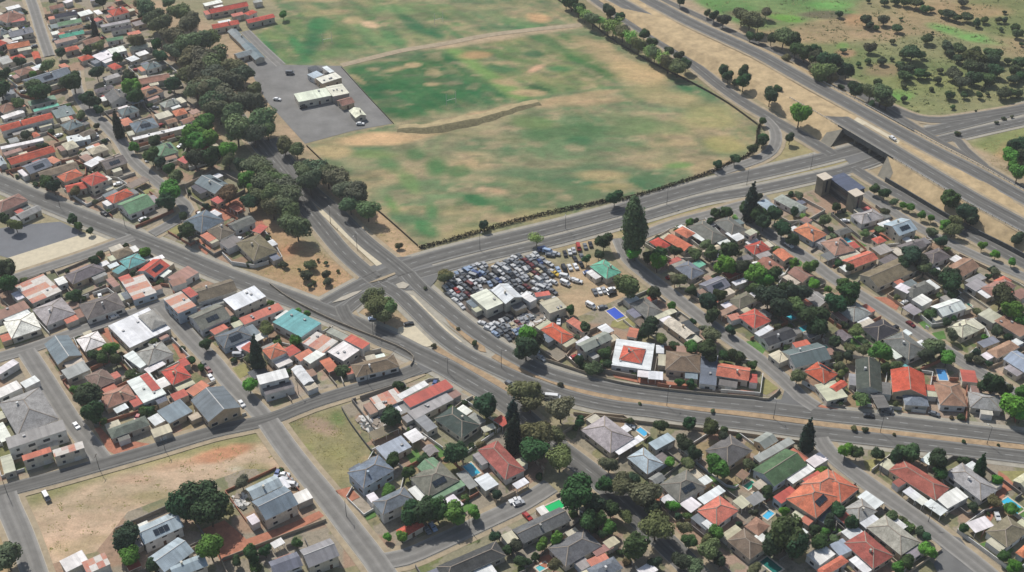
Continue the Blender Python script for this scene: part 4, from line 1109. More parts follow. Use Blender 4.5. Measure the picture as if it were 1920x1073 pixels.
_V, _F = [], []; box(_V, _F, -.5, .5, -.05, 0, 0, 2.05); _n = len(_F); box(_V, _F, .32, .38, -.11, -.05, .95, 1.1); DOORM = mesh("door", _V, _F, ["door_wood", "white_trim"], [0]*_n+[1]*(len(_F)-_n))
_V, _F = [], []; box(_V, _F, -1.25, 1.25, -.05, 0, 0, 2.1); GARM = mesh("garage_door", _V, _F, "white_trim")
_V, _F = [], []; box(_V, _F, -.3, .3, -.35, .35, -1.2, 1.0); box(_V, _F, -.38, .38, -.43, .43, 1.0, 1.12); CHIM = mesh("chimney", _V, _F, "wall_paint")
_V, _F = [], []; box(_V, _F, -.5, .5, -.4, .4, -.2, .55); SKYL = mesh("roof_vent", _V, _F, "scrap_metal")
_V, _F = [], []
for _i in range(3):
    for _j in range(2): box(_V, _F, -2.6+_i*1.75, -.95+_i*1.75, -1.1+_j*1.12, -.04+_j*1.12, 0, .06)
SOLM = mesh("solar_panel", _V, _F, "window_glass")
HOUSES = []                                          # root, centre, angle, W, D, descriptor
def column_posts(W, D, h):
    V, F = [], []
    for sx in (-1, 0, 1):
        for sy in (-1, 1):
            a = sx*(W/2-.25); b = sy*(D/2-.25); box(V, F, a-.08, a+.08, b-.08, b+.08, 0, h)
    return V, F
def build(kind, col, h, c, a, W, D, parent=None):
    lo, hi, cname = RC[col]; t = rnd.random(); rc = srgb(*[l + (u-l)*t + rnd.uniform(-5, 5) for l, u in zip(lo, hi)])
    mat = "roof_patchy" if col == 'q' else ("roof_metal" if (kind == 'F' or col in 'watsG' and kind != 'H') else "roof_tile")
    rm, rh = roof_mesh(kind, W, D, h, mat)
    small = W*D < 62 and kind == 'F'
    wc, wn = rnd.choices(WALLC, (6, 6, 3, 2, 2, 1))[0]
    if parent is None:
        nm = ("carport" if small and h < 3 else "shed") if small else "house"
        if nm == "house" and kind == 'F' and W*D > 300: nm = "hall"
        root = empty(nm, (*c, 0), a, nm); off = (0, 0, 0); lz = 0
    else: root = parent; nm = "wing"
    if parent is None: pos = (0, 0, 0); la = 0
    else:
        dx, dy = c[0]-parent.location.x, c[1]-parent.location.y; pa = parent.rotation_euler.z
        pos = (dx*math.cos(pa)+dy*math.sin(pa), -dx*math.sin(pa)+dy*math.cos(pa), 0); la = a-pa
    rn = "roof" if parent is None else "wing_roof"
    r = obj(rn, rm, root, loc=pos, rz=la, col=rc)
    inset = .42 if kind != 'F' else .12
    if small and h < 3 and parent is None:
        V, F = column_posts(W, D, h); q = [tuple(f) for f in F[:6]]
        for k in range(len(V)//8): obj("post", mesh("post", V[8*k:8*k+8], q, "white_trim"), root, loc=pos, rz=la)
        return root, cname, kind, "", nm
    wm = wall_mesh(kind, W, D, h, rh, inset)
    wl = obj("wall" if parent is None else "wing_wall", wm, root, loc=pos, rz=la, col=srgb(*wc))
    # windows and doors on the walls
    x, y = W/2-inset, D/2-inset; storeys = 2 if h > 4.9 else 1
    done = False
    for sx, sy, L, rot in ((0, -1, x, 0), (1, 0, y, math.pi/2), (0, 1, x, math.pi), (-1, 0, y, -math.pi/2)):
        if parent is not None and L < 3: continue
        n = max(1, min(4, int(2*L/4.2)))
        # skip walls that nobody stepping aside could see
        ang = a + math.atan2(sy, sx)
        if math.sin(ang) > .75: continue
        for st in range(storeys):
            for k in range(n):
                s = (k+.5)/n*2*L - L + rnd.uniform(-.3, .3)
                z = .95 + st*2.8
                m = rnd.choice(WINM); nme = "window"
                if not done and st == 0 and k == n//2 and sy == -1:
                    m = DOORM if not small else GARM; nme = m.name.split('.')[0]; z = 0.02; done = True
                px_, py_ = ((s, -y) if sy == -1 else (x, s) if sx == 1 else (-s, y) if sy == 1 else (-x, -s))
                if abs(s) > L-1.4: continue
                ca, sa = math.cos(la), math.sin(la)
                obj(nme, m, root, loc=(pos[0]+px_*ca-py_*sa, pos[1]+px_*sa+py_*ca, z), rz=la+rot)
    if parent is None and kind != 'F' and rnd.random() < .45 and W > 9:
        obj("chimney", CHIM, r, loc=(rnd.uniform(-.3, .3)*W*.6, rnd.choice((-1, 1))*D*.16, h+rh*.62+.3), col=srgb(*wc))
    if kind == 'F' and W*D > 70 and rnd.random() < .7:
        for _ in range(rnd.randint(1, 3)): obj("roof_vent", SKYL, r, loc=(rnd.uniform(-.35, .35)*W, rnd.uniform(-.3, .3)*D, h+.3))
    if parent is None and kind != 'F' and rnd.random() < .14 and D > 8:
        s = obj("solar_panel", SOLM, r, loc=(0, -D*.26, h+rh*.5+.12)); s.rotation_euler = (R(23), 0, 0)
    return root, cname, kind, wn, nm
tile = None; cur = None; RECTS = []
for ln in HT.strip().splitlines():
    p = ln.split()
    if p[0][0] == '@': tile = p[0][1:]; continue
    k, col, h = p[0], p[1], float(p[2]); v = [float(q) for q in p[3:9]]
    c, a, W, D = fitrect(v, tile, h)
    dep = c[1]
    ann = k[0] == '+'; kk = k[-1]
    if ann and cur is not None:
        build(kk, col, h, c, a, W, D, cur[0])
    else:
        root, cn, kd, wn, nm = build(kk, col, h, c, a, W, D)
        cur = (root, c, a, W, D); 
        form = {'H': "hipped", 'G': "gabled", 'F': "flat"}[kd]
        CAND.append([root, f"{cn} {form}-roofed {nm}" if nm != "carport" else f"{cn} open carport roof on posts", c])
        if W*D > 88 or (kd != 'F' and W*D > 50): HOUSES.append(cur)
    RECTS.append((c, a, W, D, h))
_c, _a, _W, _D = fitrect([1548, 331, 1594, 362, 1628, 353], 'px', 8.2); RECTS.append((_c, _a, _W+6, _D+6, 8))
def in_rects(x, y, pad=0.0):
    for c, a, W, D, h in RECTS:
        dx, dy = x-c[0], y-c[1]
        if abs(dx) > 26 or abs(dy) > 26: continue
        u = dx*math.cos(a)+dy*math.sin(a); v = -dx*math.sin(a)+dy*math.cos(a)
        if abs(u) < W/2+pad and abs(v) < D/2+pad: return True
    return False
RP = []
for P, hw in ROADS:
    for i in range(len(P)-1):
        RP.append((P[i][0], P[i][1], P[i+1][0], P[i+1][1], hw))
RPA = np.array(RP)
def road_dist(x, y):
    ax, ay, bx_, by, hw = RPA.T; dx, dy = bx_-ax, by-ay
    t = np.clip(((x-ax)*dx+(y-ay)*dy)/(dx*dx+dy*dy+1e-9), 0, 1)
    return float((np.hypot(x-ax-t*dx, y-ay-t*dy)-hw).min())

# ---- swimming pools
POOLS = [('24', 90, 530, 38, (60, 190, 150), "green"), ('24', 465, 575, 34, (40, 190, 130), "bright green"), ('24', 980, 730, 62, (90, 150, 200), "blue"), ('23', 60, 278, 72, (70, 96, 190), "deep blue"), ('23', 1350, 290, 50, (90, 200, 220), "sky blue"), ('23', 1460, 385, 50, (80, 170, 180), "teal"),
 ('32', 455, 372, 60, (50, 170, 196), "turquoise"), ('32', 1020, 628, 68, (30, 180, 100), "emerald green"), ('32', 940, 1040, 40, (90, 180, 180), "pale teal"), ('33', 235, 112, 40, (80, 170, 210), "sky blue"), ('33', 1100, 682, 40, (80, 180, 220), "light blue"), ('33', 975, 478, 42, (60, 160, 130), "sea green"), ('33', 1120, 1030, 70, (40, 110, 100), "dark green"),
 ('34', 1385, 618, 68, (60, 180, 210), "turquoise"), ('14', 270, 762, 42, (90, 190, 200), "turquoise"), ('24', 1165, 215, 34, (60, 200, 140), "bright green"), ('24', 720, 678, 44, (110, 170, 170), "pale teal"), ('33', 1020, 530, 26, (60, 110, 130), "dark blue")]
for (t_, x, y, r_, col, nme) in POOLS:
    s = TL[t_]; c = unp(x/s[2]+s[0], y/s[2]+s[1]); rad = r_/s[2]/pxm(y/s[2]+s[1]); hb = min(HOUSES, key=lambda q: math.hypot(q[1][0]-c[0], q[1][1]-c[1]))
    RECTS.append((np.array(c), hb[2], 2*rad+1.2, 1.1*rad+1.2, 0))
# patio roofs, lean-tos and back rooms built against the houses
na_ = 0
for (root, c, a, W, D) in list(HOUSES):
    if 430 < proj(c[0], c[1])[0] < 760 and proj(c[0], c[1])[1] < 260: continue
    for _ in range(rnd.choice((1, 2, 2, 3))):
        for _t in range(6):
            sx, sy = rnd.choice(((1, 0), (-1, 0), (0, 1), (0, -1))); w_, d_ = rnd.uniform(3.2, 7.5), rnd.uniform(2.6, 4.6)
            if sx: ww, dd = d_, min(w_, D); lx, ly = sx*(W/2+ww/2-.2), rnd.uniform(-1, 1)*(D-dd)/2
            else: ww, dd = min(w_, W), d_; lx, ly = rnd.uniform(-1, 1)*(W-ww)/2, sy*(D/2+dd/2-.2)
            x, y = c[0]+lx*math.cos(a)-ly*math.sin(a), c[1]+lx*math.sin(a)+ly*math.cos(a)
            if in_rects(x+sx*.0, y, -.1) or road_dist(x, y) < max(ww, dd)/2+.8: continue
            cor = [(x+(i*ww/2)*math.cos(a)-(j*dd/2)*math.sin(a), y+(i*ww/2)*math.sin(a)+(j*dd/2)*math.cos(a)) for i in (-.9, .9) for j in (-.9, .9)]
            if sum(in_rects(q[0], q[1], -.25) for q in cor) > 1 : continue
            if sum(in_rects(q[0], q[1], -1.0) for q in cor) > 0: continue
            hh = rnd.uniform(2.3, 2.75); build('F', rnd.choice('wwwGcccsprgo'), hh, np.array((x, y)), a, ww, dd, root); RECTS.append((np.array((x, y)), a, ww, dd, hh)); na_ += 1; break
print("lean-tos", na_)
# small back buildings, rooms and sheds packed between the houses
BLOCKS = [
 [(-60, -20), (48, -20), (85, 112), (140, 160), (160, 212), (218, 275), (290, 348), (330, 385), (345, 400), (320, 415), (285, 428), (240, 432), (201, 416), (0, 330), (-60, 300)],
 [(60, -20), (255, -20), (300, 60), (330, 120), (385, 215), (410, 290), (340, 350), (310, 345), (235, 265), (170, 198), (150, 150), (100, 105)],
 [(345, 345), (415, 300), (450, 330), (470, 400), (520, 470), (530, 488), (478, 503), (400, 492), (310, 455), (300, 440), (340, 420), (360, 395)],
 [(-60, 555), (50, 528), (215, 470), (250, 462), (330, 492), (440, 540), (330, 558), (302, 564), (200, 596), (50, 650), (-60, 690)],
 [(312, 578), (350, 562), (455, 542), (600, 600), (740, 655), (785, 680), (760, 697), (657, 726), (500, 780), (400, 672)],
 [(60, 664), (295, 590), (385, 680), (470, 775), (400, 802), (205, 860), (130, 765)],
 [(-60, 705), (40, 668), (85, 730), (180, 860), (0, 915), (-60, 930)],
 [(640, 762), (780, 715), (850, 712), (905, 745), (960, 790), (1030, 850), (1015, 905), (900, 975), (760, 1035), (715, 1040), (650, 935), (700, 850)],
 [(70, 1110), (90, 1060), (180, 1035), (240, 960), (320, 930), (460, 880), (550, 880), (620, 980), (690, 1062), (700, 1110)],
 [(720, 1110), (740, 1065), (900, 1000), (1045, 925), (1150, 945), (1290, 1085), (1290, 1130), (700, 1130)],
 [(1060, 775), (1180, 785), (1300, 803), (1500, 828), (1530, 840), (1600, 905), (1700, 985), (1820, 1075), (1830, 1130), (1340, 1130), (1240, 985), (1130, 885), (1050, 810)],
 [(1568, 832), (1640, 842), (1920, 878), (1990, 886), (1990, 1130), (1880, 1085), (1720, 958), (1600, 870)],
 [(960, 650), (1010, 600), (1080, 596), (1180, 552), (1215, 540), (1260, 575), (1360, 645), (1465, 728), (1455, 745), (1250, 728), (1110, 702), (1000, 668)],
 [(1180, 462), (1260, 430), (1375, 402), (1400, 418), (1520, 502), (1700, 622), (1910, 755), (1990, 810), (1990, 815), (1900, 805), (1560, 762), (1520, 742), (1300, 572), (1215, 500)],
 [(1395, 388), (1470, 372), (1540, 352), (1600, 360), (1760, 462), (1920, 540), (1990, 578), (1990, 775), (1900, 722), (1700, 600), (1550, 502)]]
nf = 0
for bi, B in enumerate(BLOCKS):
    BW = [unp(*q) for q in B]; xs = [q[0] for q in BW]; ys = [q[1] for q in BW]
    dens = {0: 330, 1: 330}.get(bi, 150)
    for _ in range(dens):
        x, y = rnd.uniform(min(xs), max(xs)), rnd.uniform(min(ys), max(ys))
        u, v = proj(x, y)
        if not (-20 < u < 1940 and -10 < v < 1075) or not inpoly(BW, x, y): continue
        if bi == 8 and u < 640 and v < 1060: continue
        w_, d_ = rnd.uniform(4.5, 11), rnd.uniform(3.5, 6.5)
        hb = min(HOUSES, key=lambda q: math.hypot(q[1][0]-x, q[1][1]-y)); a = hb[2] + rnd.choice((0, math.pi/2))
        cor = [(x+(i*w_/2)*math.cos(a)-(j*d_/2)*math.sin(a), y+(i*w_/2)*math.sin(a)+(j*d_/2)*math.cos(a)) for i in (-1, 0, 1) for j in (-1, 0, 1)]
        if any(in_rects(q[0], q[1], .7) or road_dist(q[0], q[1]) < 2.2 or not inpoly(BW, q[0], q[1]) for q in cor): continue
        if nf > 150: break
        kk = 'F' if rnd.random() < .7 else 'G'; hh = rnd.uniform(2.5, 3.1)
        root, cn, kd, wn, nm = build(kk, rnd.choice('wwwwGGcsaprrogkb'), hh, np.array((x, y)), a, max(w_, d_), min(w_, d_)) if w_ >= d_ else build(kk, rnd.choice('wwGcrp'), hh, np.array((x, y)), a+math.pi/2, d_, w_)
        CAND.append([root, f"small {cn} {'flat' if kk == 'F' else 'gabled'}-roofed {'shed' if nm == 'carport' else nm}", np.array((x, y))]); RECTS.append((np.array((x, y)), a, w_, d_, hh)); nf += 1
print("infill", nf)
# ================================================================= PLOTS, GARDEN WALLS
def clip_half(P, nx_, ny_, d):
    out = []; n = len(P)
    for i in range(n):
        a = P[i]; b = P[(i+1) % n]; fa = nx_*a[0]+ny_*a[1]-d; fb = nx_*b[0]+ny_*b[1]-d
        if fa <= 0: out.append((a[0], a[1], a[2]))
        if (fa <= 0) != (fb <= 0):
            t = fa/(fa-fb); out.append((a[0]+(b[0]-a[0])*t, a[1]+(b[1]-a[1])*t, a[2] if fa > 0 else -2))
    # tag of a vertex = tag of the edge that leaves it
    return out
def clip_tag(P, nx_, ny_, d, tag):
    out = []; n = len(P)
    for i in range(n):
        a = P[i]; b = P[(i+1) % n]; fa = nx_*a[0]+ny_*a[1]-d; fb = nx_*b[0]+ny_*b[1]-d
        if fa <= 0: out.append(a)
        if (fa <= 0) != (fb <= 0):
            t = fa/(fa-fb); q = (a[0]+(b[0]-a[0])*t, a[1]+(b[1]-a[1])*t)
            out.append((*q, tag) if fa <= 0 else (*q, a[2]))
    return out
YC = [(168, 158, 142), (138, 132, 106), (112, 118, 80), (160, 134, 114), (150, 144, 132), (112, 112, 92), (180, 166, 146), (120, 116, 104), (100, 112, 72)]
yz = .02; PLOTS = []; kb = 0
for bi, B in enumerate(BLOCKS):
    BW = [unp(*q) for q in B]
    if sum(BW[i-1][0]*BW[i][1]-BW[i][0]*BW[i-1][1] for i in range(len(BW))) < 0: BW = BW[::-1]
    P = [(*q, -1) for q in BW]
    flatpoly("yard", B, "yard_ground", .05 + .003*bi)
    C.objects[-1].color = (*srgb(140, 132, 112), 1)
    bp = np.array(BW)
    mine = [k for k, Hh in enumerate(HOUSES) if inpoly(BW, Hh[1][0], Hh[1][1])]
    for k in mine:
        _, c, a, W, D = HOUSES[k]; cell = list(P); wk = (min(W, D)/2)**2
        ca, sa = math.cos(a), math.sin(a)
        for (ux, uy, e) in ((ca, sa, W/2+5), (-ca, -sa, W/2+5), (-sa, ca, D/2+7), (sa, -ca, D/2+7)):
            cell = clip_tag(cell, ux, uy, ux*c[0]+uy*c[1]+e, -3)
            if not cell: break
        for j in mine:
            if j == k or not cell: continue
            c2 = HOUSES[j][1]; w2 = (min(HOUSES[j][3:5])/2)**2; dx, dy = c2[0]-c[0], c2[1]-c[1]; L = math.hypot(dx, dy)
            if L > 70 or L < .5: continue
            m = (L*L + wk - w2)/(2*L); cell = clip_tag(cell, dx/L, dy/L, (c[0]*dx+c[1]*dy)/L+m, j)
        if len(cell) >= 3: PLOTS.append((k, cell))
WCOL = [(196, 190, 176), (206, 204, 198), (150, 142, 130), (176, 160, 138), (126, 122, 116), (158, 110, 90)]
NW = 0
for n_, (k, cell) in enumerate(PLOTS):
    c = HOUSES[k][1]
    V = [(x, y, 0) for x, y, _ in cell]
    o = obj("yard", mesh("yard", [(x-c[0], y-c[1], 0) for x, y, _ in V], [tuple(range(len(V)))], "yard_ground"), loc=(c[0], c[1], .11 + .0002*n_), col=srgb(*rnd.choice(YC))); o["kind"] = "structure"
    VV, FF = [], []; t = .13; hgt = rnd.choice((1.3, 1.6, 1.8, 2.0)); hedge = rnd.random() < .22
    nc = len(cell)
    for i in range(nc):
        x0_, y0_, tag = cell[i]; x1_, y1_, _ = cell[(i+1) % nc]; L = math.hypot(x1_-x0_, y1_-y0_)
        if L < 1.5 or (tag >= 0 and tag < k): continue
        m = max(1, int(L/1.6)); ux, uy = (x1_-x0_)/L, (y1_-y0_)/L; run = None; runs = []
        for q in range(m):
            mx, my = x0_+ux*L*(q+.5)/m, y0_+uy*L*(q+.5)/m
            ok = not in_rects(mx, my, .3) and road_dist(mx, my) > 1.6 and not (tag < 0 and rnd.random() < .05)
            if ok:
                if run is None: run = q
            elif run is not None: runs.append((run, q)); run = None
        if run is not None: runs.append((run, m))
        for q0, q1 in runs:
            ax, ay = x0_+ux*L*q0/m, y0_+uy*L*q0/m; bx_, by = x0_+ux*L*q1/m, y0_+uy*L*q1/m
            nx_, ny_ = -uy*t, ux*t; b = len(VV); hh = hgt + rnd.uniform(-.01, .01)
            for (px_, py_) in ((ax-nx_, ay-ny_), (bx_-nx_, by-ny_), (bx_+nx_, by+ny_), (ax+nx_, ay+ny_)): VV += [(px_-c[0], py_-c[1], 0), (px_-c[0], py_-c[1], hh)]
            FF += [(b, b+2, b+3, b+1), (b+2, b+4, b+5, b+3), (b+4, b+6, b+7, b+5), (b+6, b, b+1, b+7), (b+1, b+3, b+5, b+7)]
    if FF and NW < 290:
        NW += 1
        o = obj("garden_wall", mesh("garden_wall", VV, FF, "wall_paint"), loc=(c[0], c[1], 0), col=srgb(*rnd.choice(WCOL))); o["category"] = "garden wall"; o["group"] = "garden walls round the plots"
        CAND.append([o, "WALL", c, k])
def fitlawn(pts, mat, z=.17):
    flatpoly("lawn" if 'lawn' in mat else "paving", pts, mat, z)
def tl(tile, *v):
    s = TL[tile]; return [(v[i]/s[2]+s[0], v[i+1]/s[2]+s[1]) for i in range(0, len(v), 2)]
LAWNS = [('24', 'lawn', 235, 470, 330, 400, 460, 500, 300, 560, 250, 540), ('23', 'lawn', 1030, 480, 1090, 475, 1180, 530, 1150, 580, 1060, 530), ('23', 'dry_lawn', 30, 330, 200, 260, 280, 330, 120, 390, 20, 370), ('23', 'lawn', 170, 420, 260, 400, 290, 450, 200, 470),
 ('33', 'lawn', 640, 430, 700, 400, 780, 450, 710, 490), ('32', 'lawn', 340, 610, 420, 580, 480, 620, 400, 670), ('32', 'lawn', 170, 210, 230, 200, 290, 270, 210, 300), ('34', 'dry_lawn', 360, 310, 470, 290, 540, 320, 450, 400, 380, 370), ('34', 'lawn', 110, 770, 200, 730, 240, 780, 190, 850), ('34', 'lawn', 1160, 880, 1240, 860, 1400, 920, 1320, 1000),
 ('34', 'dry_lawn', 1290, 380, 1600, 380, 1600, 520, 1420, 490), ('34', 'lawn', 1400, 650, 1470, 620, 1480, 720), ('24', 'lawn', 330, 910, 450, 905, 450, 960, 340, 960), ('24', 'lawn', 800, 340, 880, 320, 920, 360, 850, 390), ('24', 'lawn', 900, 420, 990, 400, 1010, 460, 950, 470),
 ('31', 'lawn', 1110, 690, 1180, 655, 1195, 690, 1130, 720), ('14', 'lawn', 300, 780, 360, 770, 420, 800, 360, 820), ('23', 'dry_lawn', 1140, 780, 1180, 760, 1270, 830, 1180, 880, 1130, 860), ('12', 'dry_lawn', 0, 0, 1, 0, 0, 1), ('10', 'dry_lawn', 1210, 690, 1330, 640, 1340, 720, 1260, 710), ('10', 'dry_lawn', 1000, 410, 1100, 380, 1170, 380, 1060, 430),
 ('00', 'dry_lawn', 360, 660, 450, 640, 480, 690, 380, 700), ('33', 'lawn', 810, 490, 890, 470, 900, 500, 850, 520), ('33', 'lawn', 1080, 480, 1130, 470, 1170, 510, 1130, 530), ('20', 'lawn', 600, 800, 680, 790, 690, 830, 610, 850), ('13', 'lawn', 1360, 930, 1400, 880, 1450, 930, 1430, 970), ('21', 'dry_lawn', 220, 680, 330, 640, 400, 690, 280, 760), ('32', 'lawn', 0, 260, 80, 230, 110, 290, 40, 330)]
for ii, (t_, mt, *v) in enumerate(LAWNS):
    if v[:4] != [0, 0, 1, 0]: fitlawn(tl(t_, *v), mt, .17+.002*ii)
PAVES = [('31', 0, 780, 150, 720, 235, 790, 300, 850, 610, 740, 800, 655, 835, 690, 560, 830, 380, 910, 130, 1010, 100, 960, 20, 870), ('23', 30, 720, 60, 700, 200, 740, 260, 760, 640, 800, 660, 835, 280, 800, 50, 750), ('23', 860, 830, 1090, 850, 1100, 890, 900, 880), ('24', -60, 900, 60, 950, 200, 985, 190, 1010, 0, 975), ('24', 470, 150, 560, 150, 660, 210, 640, 250), ('30', 650, 90, 690, 80, 780, 180, 940, 180, 1060, 200, 800, 275, 740, 240), ('11', 370, 620, 440, 610, 475, 660, 460, 690, 400, 680),
 ('11', -20, 740, 40, 730, 75, 800, 30, 870, -30, 820), ('11', 0, 560, 280, 440, 320, 540, 160, 620), ('34', 1160, 860, 1180, 800, 1290, 380, 1350, 420, 1420, 500, 1350, 520), ('33', 300, 540, 380, 560, 430, 600, 390, 615, 310, 580), ('32', 900, 980, 1000, 950, 1060, 1030, 990, 1060, 880, 1010), ('20', 1280, 500, 1330, 500, 1400, 600, 1340, 610), ('13', 0, 0, 1, 0, 0, 1), ('20', 740, 400, 800, 380, 890, 500, 850, 510), ('14', 430, 690, 540, 660, 640, 740, 600, 760), ('31', 900, 520, 1010, 490, 1080, 560, 1020, 590)]
for ii, (t_, *v) in enumerate(PAVES):
    if v[:4] != [0, 0, 1, 0]: flatpoly("paving", tl(t_, *v), "brick_paving", .23+.002*ii)
for (t_, x, y, r_, col, nme) in POOLS:
    s = TL[t_]; u, v = x/s[2]+s[0], y/s[2]+s[1]; c = unp(u, v); rad = r_/s[2]/pxm(v)
    hb = min(HOUSES, key=lambda q: math.hypot(q[1][0]-c[0], q[1][1]-c[1])); a = hb[2]
    e = empty("swimming_pool", (*c, 0), a, "swimming pool"); Lx, Ly = rad, rad*.55
    V, F = [], []
    for (xa, xb, ya, yb) in ((-Lx-.5, Lx+.5, -Ly-.5, -Ly), (-Lx-.5, Lx+.5, Ly, Ly+.5), (-Lx-.5, -Lx, -Ly, Ly), (Lx, Lx+.5, -Ly, Ly)): box(V, F, xa, xb, ya, yb, .05, .26)
    obj("rim", mesh("rim", V, F, "pool_rim"), e)
    obj("water", mesh("water", [(-Lx, -Ly, .17), (Lx, -Ly, .17), (Lx, Ly, .17), (-Lx, Ly, .17)], [(0, 1, 2, 3)], "pool_water"), e, col=srgb(*col))
    CAND.append([e, f"{nme} swimming pool with pale rim", c])

# ================================================================= TREES
def crown_mesh(name, seed, rz, n, lobes, squash=1.0, leaf=.085):
    """unit crown: radius 1 sideways, rz up; leaf-sized faces over many overlapping boughs"""
    r = random.Random(seed); V, F = [], []
    L = []
    for i in range(lobes):
        a = r.uniform(0, 2*math.pi); e = r.uniform(-.65, 1.0); q = r.uniform(.15, .62)
        L.append((math.cos(a)*q, math.sin(a)*q, e*.5*rz, r.uniform(.34, .56)))
    L.append((0, 0, 0, .66))
    if name == "cypress":
        L = [(r.uniform(-.12, .12), r.uniform(-.12, .12), rz*(-.9+1.75*k/11), .85*(1-(max(0, k-4)/8)**1.3)+r.uniform(-.08, .12)) for k in range(12)]
    if name == "poplar":
        L = [(r.uniform(-.25, .25), r.uniform(-.25, .25), rz*(-.85+1.7*k/13), .78*math.sin(math.pi*(k+2.6)/16.5)+r.uniform(-.05, .1)) for k in range(14)]
    tot = sum(q[3]**2 for q in L)
    for (cx, cy, cz, rr) in L:
        for _ in range(int(n*rr*rr/tot)):
            u = r.uniform(-1, 1); t = r.uniform(0, 2*math.pi); s = math.sqrt(1-u*u); d = Vector((s*math.cos(t), s*math.sin(t), u))
            k = rr*(r.random()**.22)*r.uniform(.88, 1.1)
            p = Vector((cx, cy, cz)) + Vector((d.x*k, d.y*k, d.z*k*(rz if name in ("cypress", "poplar") and False else min(1.0, .85*squash+.1))))
            nn = (d + Vector((r.uniform(-.45, .45), r.uniform(-.45, .45), r.uniform(-.25, .6)))).normalized()
            a = nn.orthogonal().normalized(); b = nn.cross(a); q = leaf*r.uniform(.6, 1.35); w2 = r.uniform(0, 6.28)
            a, b = a*math.cos(w2)+b*math.sin(w2), b*math.cos(w2)-a*math.sin(w2); k0 = len(V)
            V += [tuple(p+a*q), tuple(p+b*q*.8), tuple(p-a*q), tuple(p-b*q*.8)]; F.append((k0, k0+1, k0+2, k0+3))
    return mesh(name, V, F, "leaf")
def trunk_mesh(seed, fork=True):
    """unit trunk 0..1 high with limbs reaching into the crown"""
    r = random.Random(seed); V, F = [], []
    def tube(p, q, r0, r1):
        d = (q-p).normalized(); a = d.orthogonal().normalized(); b = d.cross(a); k = len(V)
        for c, rr in ((p, r0), (q, r1)):
            for i in range(6): V.append(tuple(c + (a*math.cos(i*math.pi/3)+b*math.sin(i*math.pi/3))*rr))
        for i in range(6): F.append((k+i, k+(i+1) % 6, k+6+(i+1) % 6, k+6+i))
    m = Vector((r.uniform(-.05, .05), r.uniform(-.05, .05), .5)); tube(Vector((0, 0, -.03)), m, .07, .05)
    if fork:
        for i in range(4):
            a = i*1.6+r.uniform(-.4, .4); e = m+Vector((math.cos(a)*.34, math.sin(a)*.34, r.uniform(.3, .55))); tube(m - Vector((0, 0, .04*i)), e, .035, .012)
    else: tube(m, Vector((0, 0, 1)), .05, .012)
    return mesh("trunk", V, F, "bark")
CR = {'d': [crown_mesh("crown", 10+i, .85, 4200, 11, .95) for i in range(5)], 'a': [crown_mesh("crown", 30+i, .75, 4200, 14, .85, .08) for i in range(4)],
      'v': [crown_mesh("crown", 50+i, .6, 1900, 9, .75, .105) for i in range(3)], 'c': [crown_mesh("cypress", 60+i, 2.8, 3400, 0, 1, .13) for i in range(2)], 'p': [crown_mesh("poplar", 70, 2.3, 6000, 0, 1, .1)],
      'l': [crown_mesh("crown", 80+i, .7, 1000, 12, .8, .07) for i in range(2)]}
for k_ in CR.values():
    for q in k_: q.name = "crown"
TR = [trunk_mesh(90+i) for i in range(3)]; TRS = trunk_mesh(99, False)
KIND = {'d': ('d', (44, 62, 38), "garden_tree", "dark green round-crowned tree"), 'g': ('d', (66, 104, 40), "leafy_tree", "bright green leafy tree"), 'o': ('a', (88, 96, 66), "grey_green_tree", "grey green open-crowned tree"),
        'a': ('a', (84, 92, 66), "gum_tree", "olive grey gum tree"), 'b': ('a', (96, 80, 56), "brown_tree", "brown-leaved tree"), 'l': ('l', (104, 130, 70), "pale_tree", "pale green sparse tree"),
        'c': ('c', (32, 46, 34), "cypress", "tall narrow dark cypress"), 'p': ('p', (58, 76, 48), "poplar", "very tall poplar"), 's': ('v', (64, 70, 46), "shrub", "low scrubby shrub"), 'v': ('v', (56, 70, 44), "bush", "rounded dark bush")}
NT = 0; TREES = []
def tree(u, v, rp, kd, where=None):
    global NT
    pk, col, nm, desc = KIND[kd]; rp_m = {'a': 1.2, 'p': 1.3, 'c': 1.25}.get(kd, 1.12) * rp / pxm(v)
    asp = {'c': 2.8, 'p': 2.3, 'v': .7, 'a': .8, 'd': .85, 'l': .8}[pk]
    base = {'v': .35}.get(pk, .12) * rp_m + (.0 if pk in 'vc' else .35*rp_m + .3)
    zc = base + asp*rp_m*(.72 if pk == 'v' else .92)
    c = unp(u, v, zc); R_ = c and rp_m * (1 + .0*zc)
    e = empty(nm, (c[0], c[1], 0), rnd.uniform(0, 6.28), {'d': "tree", 'a': "tree", 'l': "tree", 'c': "cypress", 'p': "poplar", 'v': "bush"}[pk])
    k = rnd.uniform(1.1, 1.7) if kd in 'ao' else rnd.uniform(1.35, 2.1); cc = srgb(col[0]+rnd.uniform(-7, 9), col[1]+rnd.uniform(-7, 9), col[2]+rnd.uniform(-6, 6), k)
    o = obj("crown", rnd.choice(CR[pk]), e, loc=(0, 0, zc), col=cc, scale=(R_*rnd.uniform(.9, 1.2), R_*rnd.uniform(.9, 1.2), R_*rnd.uniform(.95, 1.12)*(1 if pk != 'a' else .95)))
    th = zc*(1.0 if pk != 'v' else .9)
    tm = TRS if pk in 'cp' else rnd.choice(TR); o2 = obj("trunk", tm, e, loc=(0, 0, 0), scale=(max(R_*.9, 1.0)*1.0, max(R_*.9, 1.0), th*1.05))
    size = "large" if R_ > 5.2 else ("small" if R_ < 2.6 else "")
    CAND.append([e, (size+" "+desc).strip(), c]); TREES.append((c, R_)); NT += 1
tile = None
